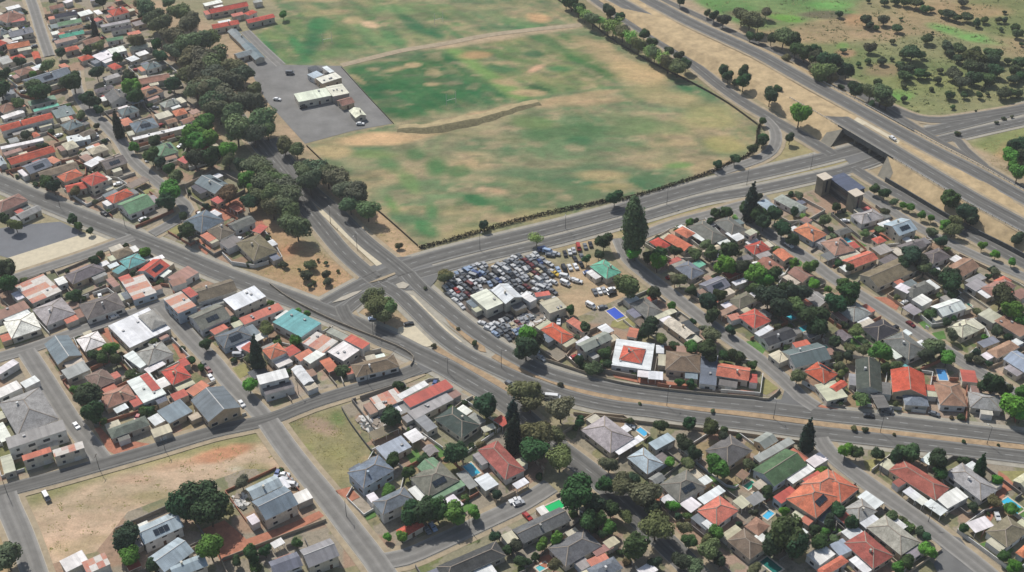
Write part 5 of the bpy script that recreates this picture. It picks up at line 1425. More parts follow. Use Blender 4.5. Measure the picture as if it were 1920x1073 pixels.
for ln in TT.strip().splitlines():
    if ln[0] == '@': tile = ln[1:].strip(); continue
    p = ln.split(); s = TL[tile]
    for i in range(0, len(p), 4):
        tree(float(p[i])/s[2]+s[0], float(p[i+1])/s[2]+s[1], float(p[i+2])/s[2], p[i+3])
# median shrubs along the curved road, small bushes of the verges
for u, v, r_ in ((1050, 722, 4), (1199, 756, 4), (1337, 771, 5), (1602, 803, 6), (1622, 806, 6), (1677, 814, 4), (1808, 828, 5), (1872, 835, 3), (1830, 208, 2.5), (1868, 230, 4), (1885, 224, 3), (1797, 251, 5), (797, 541, 4), (858, 616, 4)): tree(u, v, r_, 's')
na = 0
for k, cell in PLOTS:
    c = HOUSES[k][1]; u0, v0 = proj(c[0], c[1]); P2 = [(q[0], q[1]) for q in cell]
    want = 2 if (u0 > 1040 or v0 > 860) and u0 > 640 else (1 if rnd.random() < .35 else 0)
    for _ in range(24):
        if want <= 0 or na >= 120: break
        i = rnd.randrange(len(P2)); t = rnd.random(); q0, q1 = P2[i], P2[(i+1) % len(P2)]; r_ = rnd.uniform(1.5, 3.1)
        x, y = q0[0]+(q1[0]-q0[0])*t, q0[1]+(q1[1]-q0[1])*t; L = math.hypot(c[0]-x, c[1]-y); x += (c[0]-x)/L*(r_*.7); y += (c[1]-y)/L*(r_*.7)
        if in_rects(x, y, r_*.75) or road_dist(x, y) < r_*.8+1 or any(math.hypot(x-q[0][0], y-q[0][1]) < (q[1]+r_)*.7 for q in TREES): continue
        u, v = proj(x, y, r_*1.2)
        if not (0 < u < 1920 and 0 < v < 1069): continue
        tree(u, v, r_*pxm(v)/1.16, rnd.choice("dddgoo")); want -= 1; na += 1
# garden shrubs where the plots are planted
SHR = 0
for k, cell in PLOTS:
    xs = [q[0] for q in cell]; ys = [q[1] for q in cell]; P2 = [(q[0], q[1]) for q in cell]; got = 0
    for _ in range(30):
        if got >= 2 or SHR >= 250: break
        i = rnd.randrange(len(P2)); t = rnd.random(); q0, q1 = P2[i], P2[(i+1) % len(P2)]; c = HOUSES[k][1]
        x, y = q0[0]+(q1[0]-q0[0])*t, q0[1]+(q1[1]-q0[1])*t; L = math.hypot(c[0]-x, c[1]-y); x += (c[0]-x)/L*1.2; y += (c[1]-y)/L*1.2
        if in_rects(x, y, .9) or road_dist(x, y) < 2.0: continue
        u, v = proj(x, y, .8)
        if not (0 < u < 1920 and 0 < v < 1069): continue
        pk, col, nm, desc = KIND['v']; r_ = rnd.uniform(.9, 2.4)
        e = empty("garden_shrub", (x, y, 0), rnd.uniform(0, 6), "shrub"); e["group"] = "shrubs in the house gardens"
        g = rnd.random(); cc = srgb(*((62, 82, 48) if g < .6 else (92, 116, 62) if g < .85 else (104, 92, 66)))
        obj("crown", rnd.choice(CR['v']), e, loc=(0, 0, r_*.55), col=cc, scale=(r_, r_*rnd.uniform(.8, 1.2), r_*rnd.uniform(.8, 1.3)))
        CAND.append([e, ("dark" if g < .6 else "light green" if g < .85 else "brownish")+" garden shrub", (x, y)]); got += 1; SHR += 1

# ================================================================= ROUGH GROUND COVER
def tufts(name, label, regions, col, size, seed):
    r = random.Random(seed); V, F = [], []
    for poly, n in regions:
        us = [q[0] for q in poly]; vs = [q[1] for q in poly]; k = 0
        while k < n:
            u, v = r.uniform(min(us), max(us)), r.uniform(min(vs), max(vs))
            if not inpoly(poly, u, v): k += .3; continue
            x, y = unp(u, v)
            if road_dist(x, y) < 1.5: k += .5; continue
            m = r.randint(3, 12); k += 1; sp = r.uniform(.4, 1.6)
            for _ in range(m):
                a, b = x+r.gauss(0, sp), y+r.gauss(0, sp); s = r.uniform(.12, .34)*size; h = r.uniform(.06, .2)*size; t = r.uniform(0, 3.14); i = len(V)
                V += [(a-s*math.cos(t), b-s*math.sin(t), .02), (a+s*math.cos(t), b+s*math.sin(t), .02), (a+s*math.cos(t)*.7-s*math.sin(t)*1.1, b+s*math.sin(t)*.7+s*math.cos(t)*1.1, h), (a-s*math.cos(t)*.7-s*math.sin(t)*1.1, b-s*math.sin(t)*.7+s*math.cos(t)*1.1, h)]; F.append((i, i+1, i+2, i+3))
    o = obj(name, mesh(name, V, F, "leaf"), col=srgb(*col)); o["kind"] = "stuff"; o["label"] = label
VR = [(1300, -5), (1420, 60), (1600, 150), (1700, 210), (1740, 222), (1925, 195), (1925, -5)]
tufts("undergrowth", "low dark scrub tufts over the open veld", [(VR, 420), ([(1500, 5), (1700, 30), (1925, 60), (1925, 190), (1700, 180), (1560, 90)], 160)], (104, 112, 70), 1.7, 1)
tufts("grass", "dry grass tufts on verges, banks and open lots", [(VR, 700), ([(1130, 0), (1300, 105), (1440, 200), (1560, 240), (1600, 240), (1150, -5)], 300), ([(1700, 330), (1900, 450), (1925, 470), (1925, 440), (1740, 330)], 120), ([(45, 930), (490, 808), (545, 885), (440, 900), (300, 925), (230, 980), (80, 1060)], 110), ([(530, 792), (640, 765), (690, 850), (645, 900)], 80), ([(480, 505), (560, 545), (625, 545), (660, 518), (590, 460), (520, 440)], 120), ([(650, 380), (715, 410), (785, 468), (760, 485)], 60), ([(1840, 270), (1925, 250), (1925, 340), (1870, 320)], 90)], (156, 148, 96), .95, 2)

# ================================================================= HEDGE AND FENCES ROUND THE FIELD
def hedge(name, label, pts, wd, hgt, dens=26, col=(50, 52, 36), gaps=0.0):
    P = line_world(pts, step=1.2); c = P[0]; V, F = [], []; r = random.Random(4)
    for i in range(len(P)-1):
        if gaps and vn(i*.13) < gaps: continue
        for _ in range(dens):
            t = r.random(); x = P[i][0]+(P[i+1][0]-P[i][0])*t+r.gauss(0, wd*.28); y = P[i][1]+(P[i+1][1]-P[i][1])*t+r.gauss(0, wd*.28); z = r.uniform(.05, 1)*hgt*(.8+.3*vn(i*.21+7))
            n_ = Vector((r.uniform(-1, 1), r.uniform(-1, 1), r.uniform(0, 1))).normalized(); a = n_.orthogonal().normalized(); b = n_.cross(a); q = r.uniform(.18, .4); k = len(V); p = Vector((x-c[0], y-c[1], z))
            V += [tuple(p+a*q), tuple(p+b*q), tuple(p-a*q), tuple(p-b*q)]; F.append((k, k+1, k+2, k+3))
    o = obj(name, mesh(name, V, F, "leaf"), loc=(c[0], c[1], 0), col=srgb(*col)); o["category"] = "hedge"; o["label"] = label
def vn(x):
    i = math.floor(x); f = x-i; h_ = lambda k: (math.sin(k*127.1)*43758.5453) % 1
    f = f*f*(3-2*f); return h_(i)*(1-f)+h_(i+1)*f
hedge("hedge", "long dark clipped hedge between the playing field and the dual road", [(788, 466), (850, 450), (911, 432), (1000, 408), (1090, 388), (1140, 378), (1173, 374), (1230, 358), (1290, 339), (1341, 321), (1372, 305), (1400, 294), (1418, 275), (1421, 250), (1424, 236)], 1.6, 1.7, 34, (50, 46, 32))
for nme, pts, h_, m_ in (("low wire fence along the avenue side of the playing field", [(575, 275), (620, 318), (665, 360), (727, 412), (784, 463)], 1.1, "chain_fence"), ("wire fence between the playing field and the motorway frontage road", [(1030, -10), (1100, 38), (1145, 73), (1215, 115), (1290, 153), (1360, 192), (1420, 235)], 1.2, "chain_fence"),
    ("grey slab fence beside the open grass lot", [(641, 768), (660, 800), (700, 852), (722, 870)], 1.5, "dark_concrete"), ("thin fence between the club car park and the pitch", [(640, 127), (690, 182), (738, 233)], .7, "chain_fence"), ("garden wall along the curved road below the clay roofs", [(1005, 672), (1050, 686), (1110, 706), (1150, 718), (1205, 728), (1310, 740), (1410, 748), (1440, 752), (1462, 733)], 1.5, "wall_paint"),
    ("pale wall in front of the long turquoise and rust roofed plots", [(506, 535), (540, 560), (600, 592), (660, 618), (745, 652), (775, 672), (770, 688)], 1.4, "wall_paint"), ("garden wall along the dual road behind the pools", [(1075, 778), (1180, 792), (1300, 806), (1400, 818), (1500, 832)], 1.6, "wall_paint"), ("brown wall beside the brick-paved yard", [(418, 1052), (520, 1012), (612, 978)], 1.5, "wall_paint")):
    P = line_world(pts, step=3); o = wall_run("fence" if "fence" in nme else "boundary_wall", "fence" if "fence" in nme else "wall", nme, P, .16, h_, m_, srgb(168, 156, 138))

# ================================================================= OFFICE BLOCK WITH TWO TOWERS
def office():
    c, a, W, D = fitrect([1552, 333, 1594, 360, 1624, 353], 'px', 8.2); e = empty("office_block", (*c, 0), a, "office block"); e["label"] = "dark flat-roofed office block with a pale-capped tower at each end"
    obj("wall", boxmesh("wall", -W/2, W/2, -D/2, D/2, 0, 8, "dark_concrete"), e)
    V, F = [], []; box(V, F, -W/2-.3, W/2+.3, -D/2-.3, D/2+.3, 8.003, 8.35); obj("roof", mesh("roof", V, F, "roof_metal"), e, col=srgb(84, 92, 112))
    for st in range(2):
        for sy in (-1, 1):
            for k in range(7):
                x = -W/2 + W*(k+.5)/7; obj("window", boxmesh("window", x-1.4, x+1.4, sy*(D/2)-.06*(sy < 0), sy*(D/2)+.06*(sy > 0), 1.2+st*3.6, 3.2+st*3.6, "window_glass"), e)
    for (u, v) in ((1546, 331), (1605, 361.5)):
        q = unp(u, v, 9.6); dx, dy = q[0]-c[0], q[1]-c[1]; lx, ly = dx*math.cos(a)+dy*math.sin(a), -dx*math.sin(a)+dy*math.cos(a)
        t = obj("tower", boxmesh("tower", lx-2.4, lx+2.4, ly-2.4, ly+2.4, 0, 9.4, "concrete"), e)
        obj("cap", boxmesh("cap", lx-2.8, lx+2.8, ly-2.8, ly+2.8, 9.4, 9.75, "pool_rim"), t)
        for dx_, dy_ in ((0, -1), (-1, 0), (1, 0)): obj("window", boxmesh("window", lx+dx_*2.41-(.05 if dx_ else .5), lx+dx_*2.41+(.05 if dx_ else .5), ly+dy_*2.41-(.05 if dy_ else .5), ly+dy_*2.41+(.05 if dy_ else .5), 2, 8.4, "window_glass"), t)
    RECTS.append((c, a, W, D, 8))
office()

# ================================================================= CARS
def car_meshes(kind):
    """body, glass, wheel: local x forward, length about 4.3"""
    if kind == "van": prof = [(-2.3, .35), (-2.3, 1.0), (-2.28, 2.0), (-2.1, 2.12), (1.2, 2.1), (1.45, 1.95), (2.0, 1.15), (2.35, 1.0), (2.4, .35)]; wd = .92; sill = 1.25
    elif kind == "pickup": prof = [(-2.4, .4), (-2.4, .98), (-.6, 1.0), (-.5, 1.55), (.4, 1.58), (.95, 1.02), (2.15, .9), (2.3, .4)]; wd = .88; sill = 1.0
    else: prof = [(-2.15, .3), (-2.15, .85), (-1.85, .95), (-1.35, 1.38), (.25, 1.42), (.95, .98), (1.95, .82), (2.15, .6), (2.15, .3)]; wd = .84; sill = .95
    V, F = [], []; n = len(prof)
    for s in (-1, 1):
        for x, z in prof: V.append((x, s*(wd if z < sill+.05 else wd*.8), z))
    F += [tuple(range(n)), tuple(range(2*n-1, n-1, -1))]
    for i in range(n): j = (i+1) % n; F.append((j, i, n+i, n+j))
    body = mesh("body", V, F, "car_paint")
    gV, gF = [], []
    top = [p for p in prof if p[1] > sill+.05]; x0_ = prof[prof.index(top[0])-1]; x1_ = prof[prof.index(top[-1])+1]
    for s in (-1, 1):
        b = len(gV); y0_, y1_ = s*(wd*.97), s*(wd*.82)
        gV += [(x0_[0]+.25, y0_-s*.0, x0_[1]+.05), (x1_[0]-.25, y0_, x1_[1]+.02), (top[-1][0]-.05, y1_, top[-1][1]-.1), (top[0][0]+.1, y1_, top[0][1]-.1)]
        gF.append((b, b+1, b+2, b+3) if s < 0 else (b+3, b+2, b+1, b))
    b = len(gV); q = wd*.74; gV += [(x1_[0]-.08, -q, x1_[1]+.08), (x1_[0]-.08, q, x1_[1]+.08), (top[-1][0]+.06, q, top[-1][1]-.05), (top[-1][0]+.06, -q, top[-1][1]-.05)]; gF.append((b, b+1, b+2, b+3))
    b = len(gV); gV += [(x0_[0]-.0, -q, x0_[1]+.1), (x0_[0], q, x0_[1]+.1), (top[0][0]-.06, q, top[0][1]-.04), (top[0][0]-.06, -q, top[0][1]-.04)]; gF.append((b+3, b+2, b+1, b))
    glass = mesh("windows", gV, gF, "window_glass")
    wV, wF = [], []
    for y in (-.1, .1):
        for i in range(10): a = i*math.pi/5; wV.append((.33*math.cos(a), y, .33*math.sin(a)))
    wF = [tuple(range(9, -1, -1)), tuple(range(10, 20))]+[(i, (i+1) % 10, 10+(i+1) % 10, 10+i) for i in range(10)]
    return body, glass, mesh("wheel", wV, wF, "rubber"), wd
CM = {k: car_meshes(k) for k in ("car", "pickup", "van")}
CCOL = {"white": (222, 222, 220), "silver": (170, 172, 174), "grey": (110, 114, 118), "black": (34, 36, 40), "blue": (70, 92, 140), "red": (158, 44, 38), "dark red": (110, 40, 40), "cream": (204, 190, 156), "yellow": (204, 170, 60), "pale blue": (150, 170, 196)}
def car(x, y, a, cname, kind="car", wheels=True, name=None, tilt=0):
    b, g, wh, wd = CM[kind]; e = empty(name or kind, (x, y, .24 if wheels else .1), a, kind); k = rnd.uniform(.85, 1.1) * (.72 if tilt else 1)
    if tilt: e.rotation_euler = (rnd.uniform(-tilt, tilt), rnd.uniform(-tilt, tilt), a)
    obj("body", b, e, col=srgb(*CCOL[cname], k)); obj("windows", g, e)
    if wheels:
        for sx in (-1.35, 1.35):
            for sy in (-1, 1): obj("wheel", wh, e, loc=(sx, sy*(wd-.08), .33))
    return e
# cars one can tell apart
CARL = [('32', 780, 602, 1, -.35, "silver", "car", "silver car driving on the tree-lined side street"), ('32', 755, 582, 1, -.35, "white", "pickup", "white pickup beside the silver car on the side street"), ('20', 850, 300, 1, -.4, "white", "car", "white car parked along the narrow street by the hipped roofs"),
 ('30', 525, 70, .8, 1, "white", "car", "white car parked beside the old flat-roofed block"), ('30', 320, 560, .6, 1, "grey", "van", "lone grey van parked on the open dry lot"), ('21', 45, 695, .8, 1, "dark red", "car", "dark red car parked by the kerb near the yellow wall"), ('21', 12, 655, .8, 1, "black", "car", "black car parked ahead of the dark red one"), ('21', 62, 750, .8, 1, "white", "car", "white car parked behind the dark red one"),
 ('21', 290, 945, .8, 1, "white", "car", "white car parked at the street corner by the gable house"), ('22', 975, 540, .5, 1, "white", "van", "white van under the big bright tree by the scrapyard"), ('22', 1012, 605, 1, .6, "silver", "pickup", "silver pickup beside the big tree at the scrapyard corner"), ('22', 1065, 893, 1, .1, "white", "van", "long white van parked between two grey trees on the dual road"), ('22', 1110, 897, 1, .1, "white", "van", "second white van parked nose to tail on the dual road"),
 ('22', 778, 795, 1, .6, "grey", "car", "grey car on the verge of the dual road median"), ('22', 1310, 597, 1, .2, "pale blue", "car", "pale blue car in the walled front yard"), ('22', 25, 350, 1, -.2, "black", "car", "black car at the end of the sandy triangle"), ('21', 1272, 308, 1, -.2, "pale blue", "car", "pale blue car under the grey green trees on the island"), ('24', 745, 352, 1, .7, "dark red", "car", "dark red car parked on the street by the dark hipped roof"),
 ('24', 570, 1000, 1, .3, "grey", "van", "grey van outside the terrace by the dual road"), ('34', 400, 2, 1, .1, "black", "car", "black car driving along the upper dual carriageway"), ('32', 150, 785, .7, 1, "grey", "car", "grey car in the shade of the hedge trees"), ('32', 190, 765, .7, 1, "pale blue", "car", "pale blue car in the shade of the hedge trees"), ('10', 1065, 603, 1, -.5, "white", "car", "white car outside the green gabled house"), ('10', 778, 563, 1, .5, "black", "car", "black car at the kerb below the red hipped house"),
 ('13', 1350, 797, 1, .7, "white", "pickup", "white pickup parked on the street among the dark trees"), ('31', 560, 405, 1, .1, "white", "car", "white car first in the row beside the pale blue roof"), ('31', 580, 440, 1, .1, "silver", "car", "silver car second in the row beside the pale blue roof"), ('31', 610, 478, 1, .1, "white", "van", "white van last in the row beside the pale blue roof"), ('31', 600, 460, 1, .1, "black", "car", "black car in the row beside the pale blue roof"), ('32', 745, 860, 1, .5, "white", "car", "white car on the drive of the dark hipped house"),
 ('24', 920, 1020, 1, .3, "grey", "car", "grey car under the garden wall by the dual road"), ('33', 150, 75, 1, .2, "silver", "car", "silver car beside the blue garden pool"), ('13', 1590, 800, 1, .7, "black", "car", "black car on the drive of the orange hipped house"), ('21', 265, 585, 1, .0, "silver", "van", "silver van in front of the slate blue hipped house"), ('01', 650, 548, 1, 0, "grey", "van", "grey van alone on the club car park"), ('01', 555, 742, 1, .1, "white", "car", "white car parked on the club tarmac"), ('01', 1175, 925, 1, 0, "white", "car", "white car at the foot of the small club hut"), ('01', 750, 800, 1, -.2, "black", "car", "black car beside the clubhouse porch"),
 ('22', 1210, 430, 1, .5, "grey", "car", "grey car parked beside the red hipped house"), ('10', 1090, 160, .5, .9, "white", "car", "white car in the back street below the pale roofs"), ('00', 720, 1010, .6, 1, "silver", "car", "silver car in the back street among dense roofs"), ('14', 610, 1, .8, .5, "white", "car", "white car driving on the motorway over the bridge"), ('23', 850, 815, 1, .1, "black", "pickup", "black pickup outside the orange gabled house")]
for (t_, x, y, dx, dy, cn, kd, lb) in CARL:
    s = TL[t_]; u, v = x/s[2]+s[0], y/s[2]+s[1]
    zz = 6.2 if "motorway over" in lb else .6
    c = unp(u, v, zz); d = unp(u+dx*4, v+dy*4, zz); e = car(c[0], c[1], math.atan2(d[1]-c[1], d[0]-c[0]), cn, kd); e["label"] = lb
    if zz > 1: e.location.z = 6.08
# the car breaker's yard: rows of stored cars
YARD = [(826, 538), (838, 522), (872, 505), (905, 497), (960, 484), (1010, 478), (1032, 492), (1040, 520), (1034, 545), (1046, 560), (1052, 585), (1020, 600), (985, 618), (960, 638), (935, 636), (905, 612), (870, 585), (846, 562)]
YW = [unp(*q) for q in YARD]; n_y = 0; ang0 = math.atan2(unp(935, 636)[1]-unp(846, 562)[1], unp(935, 636)[0]-unp(846, 562)[0])
cols = ["white"]*9+["silver"]*9+["grey"]*6+["pale blue"]*2+["blue"]*1+["black"]*2+["red", "dark red", "cream"]
ca, sa = math.cos(ang0), math.sin(ang0); YG = []
o0 = np.mean(YW, axis=0)
for i in range(-16, 17):
    for j in range(-36, 37):
        lx = i*4.8 + rnd.uniform(-.5, .5) + .9*math.sin(j*.3); ly = j*2.3 + rnd.uniform(-.3, .3); x = o0[0]+lx*ca-ly*sa; y = o0[1]+lx*sa+ly*ca
        if not inpoly(YW, x, y) or in_rects(x, y, 1.6) or rnd.random() < .07: continue
        YG.append((x, y, ang0+rnd.gauss(0, .13)+.15*math.sin(i*1.3+j*.15)+(math.pi if rnd.random() < .5 else 0)))
for (x, y, a) in YG:
    cn = rnd.choice(cols); kd = rnd.choices(("car", "pickup", "van"), (8, 1, 1))[0]
    e = car(x, y, a, cn, kd, wheels=False, name="scrap_" + kd if kd != "pickup" else "scrap_pickup", tilt=.05); e["group"] = "stored cars packed in the breaker's yard"; n_y += 1
    u, v = proj(x, y); CAND.append([e, f"{cn} stored {kd} in the breaker's yard", (x, y)])
for (t_, x, y, dx, dy, cn, kd) in (('12', 1190, 860, .3, 1, "black", "car"), ('12', 1225, 848, .3, 1, "white", "car"), ('12', 1255, 835, .3, 1, "silver", "car"), ('12', 1290, 815, .3, 1, "red", "van"), ('12', 1340, 805, .3, 1, "grey", "car"), ('12', 1380, 792, .3, 1, "black", "car"), ('12', 1265, 900, .6, 1, "black", "car"), ('12', 1315, 882, .6, 1, "grey", "car"), ('12', 1140, 980, .6, 1, "pale blue", "car"), ('12', 1185, 975, .6, 1, "black", "van"),
    ('12', 1225, 962, .6, 1, "white", "car"), ('12', 1270, 955, .6, 1, "white", "car"), ('12', 1115, 1008, 1, .6, "yellow", "pickup"), ('12', 1185, 1032, 1, .2, "white", "van"), ('12', 1260, 1055, 1, .2, "white", "car"), ('12', 1360, 1000, 1, -.2, "blue", "car"), ('12', 1310, 940, .6, 1, "black", "car"), ('22', 1190, 48, 1, .4, "white", "van"), ('22', 1285, 32, 1, .2, "white", "car"), ('22', 1380, 215, 1, .5, "white", "van"), ('22', 1410, 112, .6, 1, "grey", "car"), ('22', 1445, 105, .6, 1, "white", "car"), ('22', 1480, 98, .6, 1, "silver", "car"), ('22', 1535, 92, 1, -.3, "white", "car"), ('22', 1540, 122, 1, -.3, "black", "car"), ('22', 1470, 225, 1, -.2, "grey", "car"), ('12', 1020, 830, 1, -.2, "blue", "van"), ('12', 1060, 845, 1, .2, "pale blue", "van"), ('12', 1120, 860, 1, .2, "silver", "car"), ('12', 1080, 870, 1, .1, "grey", "car"), ('12', 350, 1035, 1, -.2, "white", "car"), ('12', 400, 1030, 1, -.2, "black", "car"), ('12', 450, 1025, 1, -.2, "black", "pickup")):
    s = TL[t_]; u, v = x/s[2]+s[0], y/s[2]+s[1]; c = unp(u, v, .6); d = unp(u+dx*4, v+dy*4, .6)
    e = car(c[0], c[1], math.atan2(d[1]-c[1], d[0]-c[0]), cn, kd); e["group"] = "cars parked on the sandy lot"; CAND.append([e, f"{cn} {kd} on the sandy lot", c])
# cars on drives in front of houses
nd = 0
for k, cell in PLOTS:
    if nd >= 46 or rnd.random() > .5: continue
    c = HOUSES[k][1]
    for _ in range(14):
        i = rnd.randrange(len(cell)); q0, q1 = cell[i], cell[(i+1) % len(cell)]; t = rnd.uniform(.2, .8); x, y = q0[0]+(q1[0]-q0[0])*t, q0[1]+(q1[1]-q0[1])*t; L = math.hypot(c[0]-x, c[1]-y); x += (c[0]-x)/L*3; y += (c[1]-y)/L*3
        u, v = proj(x, y)
        if in_rects(x, y, 1.6) or road_dist(x, y) < 2.8 or any(math.hypot(x-q[0][0], y-q[0][1]) < q[1]+1.5 for q in TREES) or not (10 < u < 1910 and 10 < v < 1060): continue
        cn = rnd.choice(["white", "silver", "grey", "white", "black", "blue", "red"]); e = car(x, y, math.atan2(c[1]-y, c[0]-x), cn, "car"); CAND.append([e, f"{cn} car on a house drive", (x, y)]); nd += 1; break
# heaps of scrap and rubble
def heap(name, label, tilepts, n, hmax, seed=3):
    t_, *v = tilepts; P = [unp(*q) for q in tl(t_, *v)]; r = random.Random(seed); V, F = [], []; xs = [q[0] for q in P]; ys = [q[1] for q in P]; c = P[0]; k = 0; tries = 0
    while k < n and tries < n*20:
        tries += 1
        x, y = r.uniform(min(xs), max(xs)), r.uniform(min(ys), max(ys))
        if not inpoly(P, x, y) or in_rects(x, y, .3): continue
        s = r.uniform(.3, 1.1); b = len(V); a = r.uniform(0, 3); hx, hy, hz = s, s*r.uniform(.3, 1), s*r.uniform(.1, .7); z = r.uniform(0, hmax)
        for zz in (z*.6, z*.6+hz):
            for dx, dy in ((-hx, -hy), (hx, -hy), (hx, hy), (-hx, hy)): V.append((x-c[0]+dx*math.cos(a)-dy*math.sin(a), y-c[1]+dx*math.sin(a)+dy*math.cos(a), zz+dx*.1))
        F += [(b+4, b+5, b+6, b+7), (b, b+1, b+5, b+4), (b+1, b+2, b+6, b+5), (b+2, b+3, b+7, b+6), (b+3, b, b+4, b+7)]; k += 1
    fm = []
    for i in range(k): fm += [r.choice((0, 0, 1, 2, 3))]*5
    o = obj(name, mesh(name, V, F, ["white_trim", "scrap_metal", "dark_concrete", "ridge_cap"], fm), loc=(c[0], c[1], 0)); o["kind"] = "stuff"; o["label"] = label
heap("rubble", "pale scrap and rubble strewn over the yard behind the slab fence", ('31', 1060, 20, 1240, -20, 1290, 60, 1240, 130, 1180, 140, 1110, 90), 260, .6)
heap("rubble", "scrap strewn below the white lean-to roofs", ('32', 5, 60, 60, 40, 110, 130, 150, 150, 90, 190, 20, 120), 150, .5, 5)
heap("rubble", "junk piled beside the pale blue gabled house", ('31', 210, 560, 290, 530, 330, 600, 280, 640, 220, 620), 90, .5, 7)
heap("rubble", "scrap parts between the stored cars", ('22', 760, 330, 900, 280, 1060, 300, 1090, 340, 960, 400, 800, 430), 220, .5, 9)

# ================================================================= SMALL THINGS
def pole(u, v, h_, label, lamp=True):
    x, y = unp(u, v); e = empty("street_lamp" if lamp else "utility_pole", (x, y, 0), rnd.uniform(0, 6), "street lamp" if lamp else "pole")
    V, F = [], []; n = 8
    for z, r_ in ((0, .12), (h_, .07)):
        for i in range(n): V.append((r_*math.cos(i*6.283/n), r_*math.sin(i*6.283/n), z))
    F = [(i, (i+1) % n, n+(i+1) % n, n+i) for i in range(n)]; obj("pole", mesh("pole", V, F, "dark_concrete"), e)
    if lamp:
        a = obj("arm", boxmesh("arm", 0, 1.6, -.05, .05, h_-.05, h_+.05, "dark_concrete"), e); obj("lamp_head", boxmesh("lamp_head", 1.3, 2.1, -.15, .15, h_-.12, h_, "white_trim"), a)
    else: obj("crossbar", boxmesh("crossbar", -1, 1, -.06, .06, h_-.7, h_-.55, "bark"), e)
    CAND.append([e, label, (x, y)])
for u, v in ((187, 882), (310, 846), (15, 930), (113, 390), (235, 426), (560, 740), (690, 722), (840, 700), (650, 970), (1460, 690), (1330, 590), (1690, 590), (1650, 890), (1740, 980), (880, 995)): pole(u, v, 8, "thin wooden utility pole", False)
for u, v in ((900, 470), (1060, 430), (1250, 385), (1400, 348), (1520, 318), (1250, 762), (1450, 786), (1650, 812), (1850, 834), (940, 690), (700, 630), (620, 420), (670, 470)): pole(u, v, 9, "tall grey street lamp")
def posts(u, v, label):
    x, y = unp(u, v); e = empty("goal_posts", (x, y, 0), 0.5, "goal posts"); e["label"] = label
    for s in (-1, 1): obj("post", boxmesh("post", s*2.8-.08, s*2.8+.08, -.08, .08, 0, 7, "white_trim"), e)
    obj("crossbar", boxmesh("crossbar", -2.72, 2.72, -.07, .07, 2.9, 3.06, "white_trim"), e)
posts(823, 44, "white goal posts standing far out on the upper pitch"); posts(614, 82, "white goal posts on the pitch nearest the club houses"); posts(846, 196, "white goal posts just above the grass bank")

# ================================================================= LABELS
LM = [("the turquoise-roofed hall", 555, 608), ("the two-tower office block", 1588, 350), ("the white scrapyard warehouse", 952, 558), ("the cream clubhouse", 605, 185), ("the motorway bridge", 1635, 275), ("the very tall poplar", 1188, 440),
      ("the lone cypress by the dual road", 1515, 812), ("the long red-roofed hall", 50, 230), ("the slate-grey car park", 80, 445), ("the bright green hipped roof", 240, 495), ("the deep blue pool", 1155, 590), ("the emerald green pool", 1038, 952), ("the big orange hipped roof", 1540, 930),
      ("the open dry lot", 250, 930), ("the pale blue gabled house", 500, 930), ("the road junction", 720, 530), ("the grass bank on the field", 870, 228), ("the sandy triangle", 780, 632), ("the red gable above the dual road", 1705, 715), ("the interchange ramps", 1790, 262),
      ("the big blue-roofed hall", 90, 145), ("the slate-roofed sheds", 462, 82), ("the shaded tree cluster on the lot", 372, 945), ("the brick red long roof", 1730, 905), ("the bright white hipped house", 170, 640), ("the bright green veld patch", 1815, 66), ("the lane of the field corner loop", 1450, 262), ("the pale aqua gabled house", 1690, 425),
      ("the white long flat block", 310, 620), ("the avenue median strip", 660, 450), ("the rust and white patched roofs", 630, 650), ("the crossroads of back streets", 48, 662), ("the grey block with white roof", 518, 715), ("the far end of the tree belt", 290, 10), ("the club car park", 540, 160)]
LMW = [(n_, *unp(u, v)) for n_, u, v in LM]
ORD = ["nearest", "second nearest", "third nearest", "fourth nearest", "fifth nearest", "sixth nearest", "seventh nearest", "eighth nearest", "ninth nearest", "tenth nearest"]
from collections import defaultdict
by = defaultdict(list)
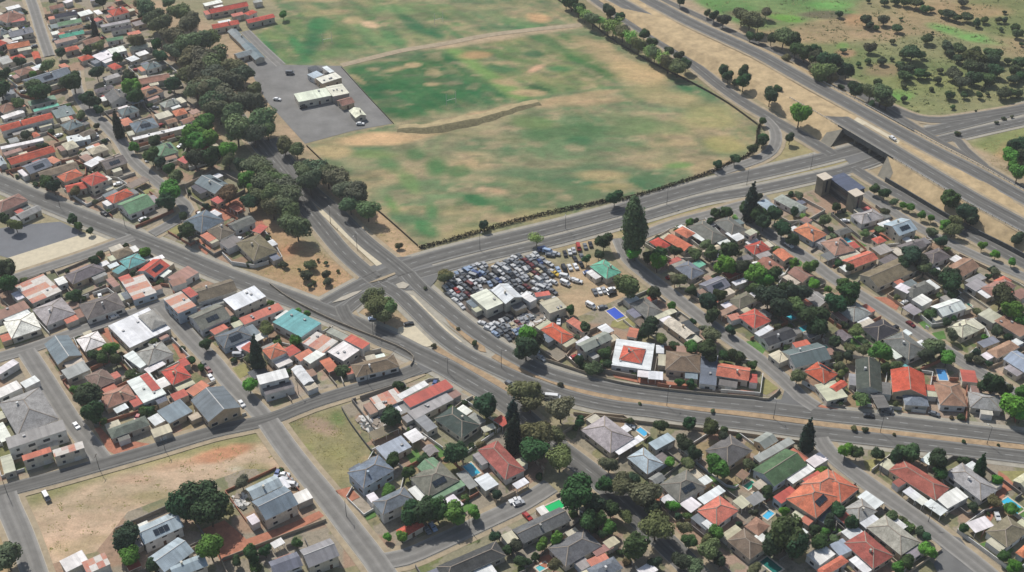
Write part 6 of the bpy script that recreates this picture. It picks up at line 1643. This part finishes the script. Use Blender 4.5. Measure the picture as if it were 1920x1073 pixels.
for q in CAND:
    if q[1] != "WALL": by[q[1]].append(q)
for desc, L in by.items():
    if len(L) == 1: L[0][0]["label"] = desc + " near " + min(LMW, key=lambda m: math.hypot(m[1]-L[0][2][0], m[2]-L[0][2][1]))[0]; 
    else:
        P = np.array([q[2][:2] for q in L], float); D_ = np.array([[math.hypot(p[0]-m[1], p[1]-m[2]) for m in LMW] for p in P]); RK = D_.argsort(0).argsort(0)
        for i, q in enumerate(L):
            j = int(np.argmin(RK[i]*12 + D_[i]*.35)); rk = int(RK[i, j])
            w_ = ORD[rk] if rk < 10 else f"{rk+1}th nearest"
            if rk >= 20: w_ = {1: f"{rk+1}st", 2: f"{rk+1}nd", 3: f"{rk+1}rd"}.get((rk+1) % 10, f"{rk+1}th") + " nearest"
            q[0]["label"] = f"{desc}, {w_} to {LMW[j][0]}"
        if len(L) > 3 and "group" not in L[0][0]:
            for q in L: q[0]["group"] = desc + " group" if "tree" not in desc else desc + "s of the place"
for q in CAND:
    if q[1] == "WALL":
        hl = HOUSES[q[3]][0].get("label", "house"); q[0]["label"] = " ".join(("wall round the " + hl).split()[:16])
print("houses", len(HOUSES), "plots", len(PLOTS), "trees", NT, "shrubs", SHR, "yard cars", n_y, "objects", len(bpy.data.objects))
lb = [o["label"] for o in C.objects if "label" in o]; print("labels", len(lb), "unique", len(set(lb)), "long", sum(len(x.split()) > 16 for x in lb))

# ================================================================= THE AIR
hz = bpy.data.materials.new("haze"); hz.use_nodes = True; hn = hz.node_tree.nodes; hn.clear()
ho = hn.new("ShaderNodeOutputMaterial"); hv = hn.new("ShaderNodeVolumePrincipled"); hv.inputs["Density"].default_value = .00011
hv.inputs["Color"].default_value = (.97, .98, 1.0, 1); hv.inputs["Anisotropy"].default_value = .2; hz.node_tree.links.new(hv.outputs[0], ho.inputs["Volume"]); MATS["haze"] = hz
o = obj("haze", boxmesh("haze", -15500, 15500, -15500, 15500, -1.3, 345, "haze")); o["kind"] = "stuff"; o["label"] = "thin pale summer haze over the suburb"
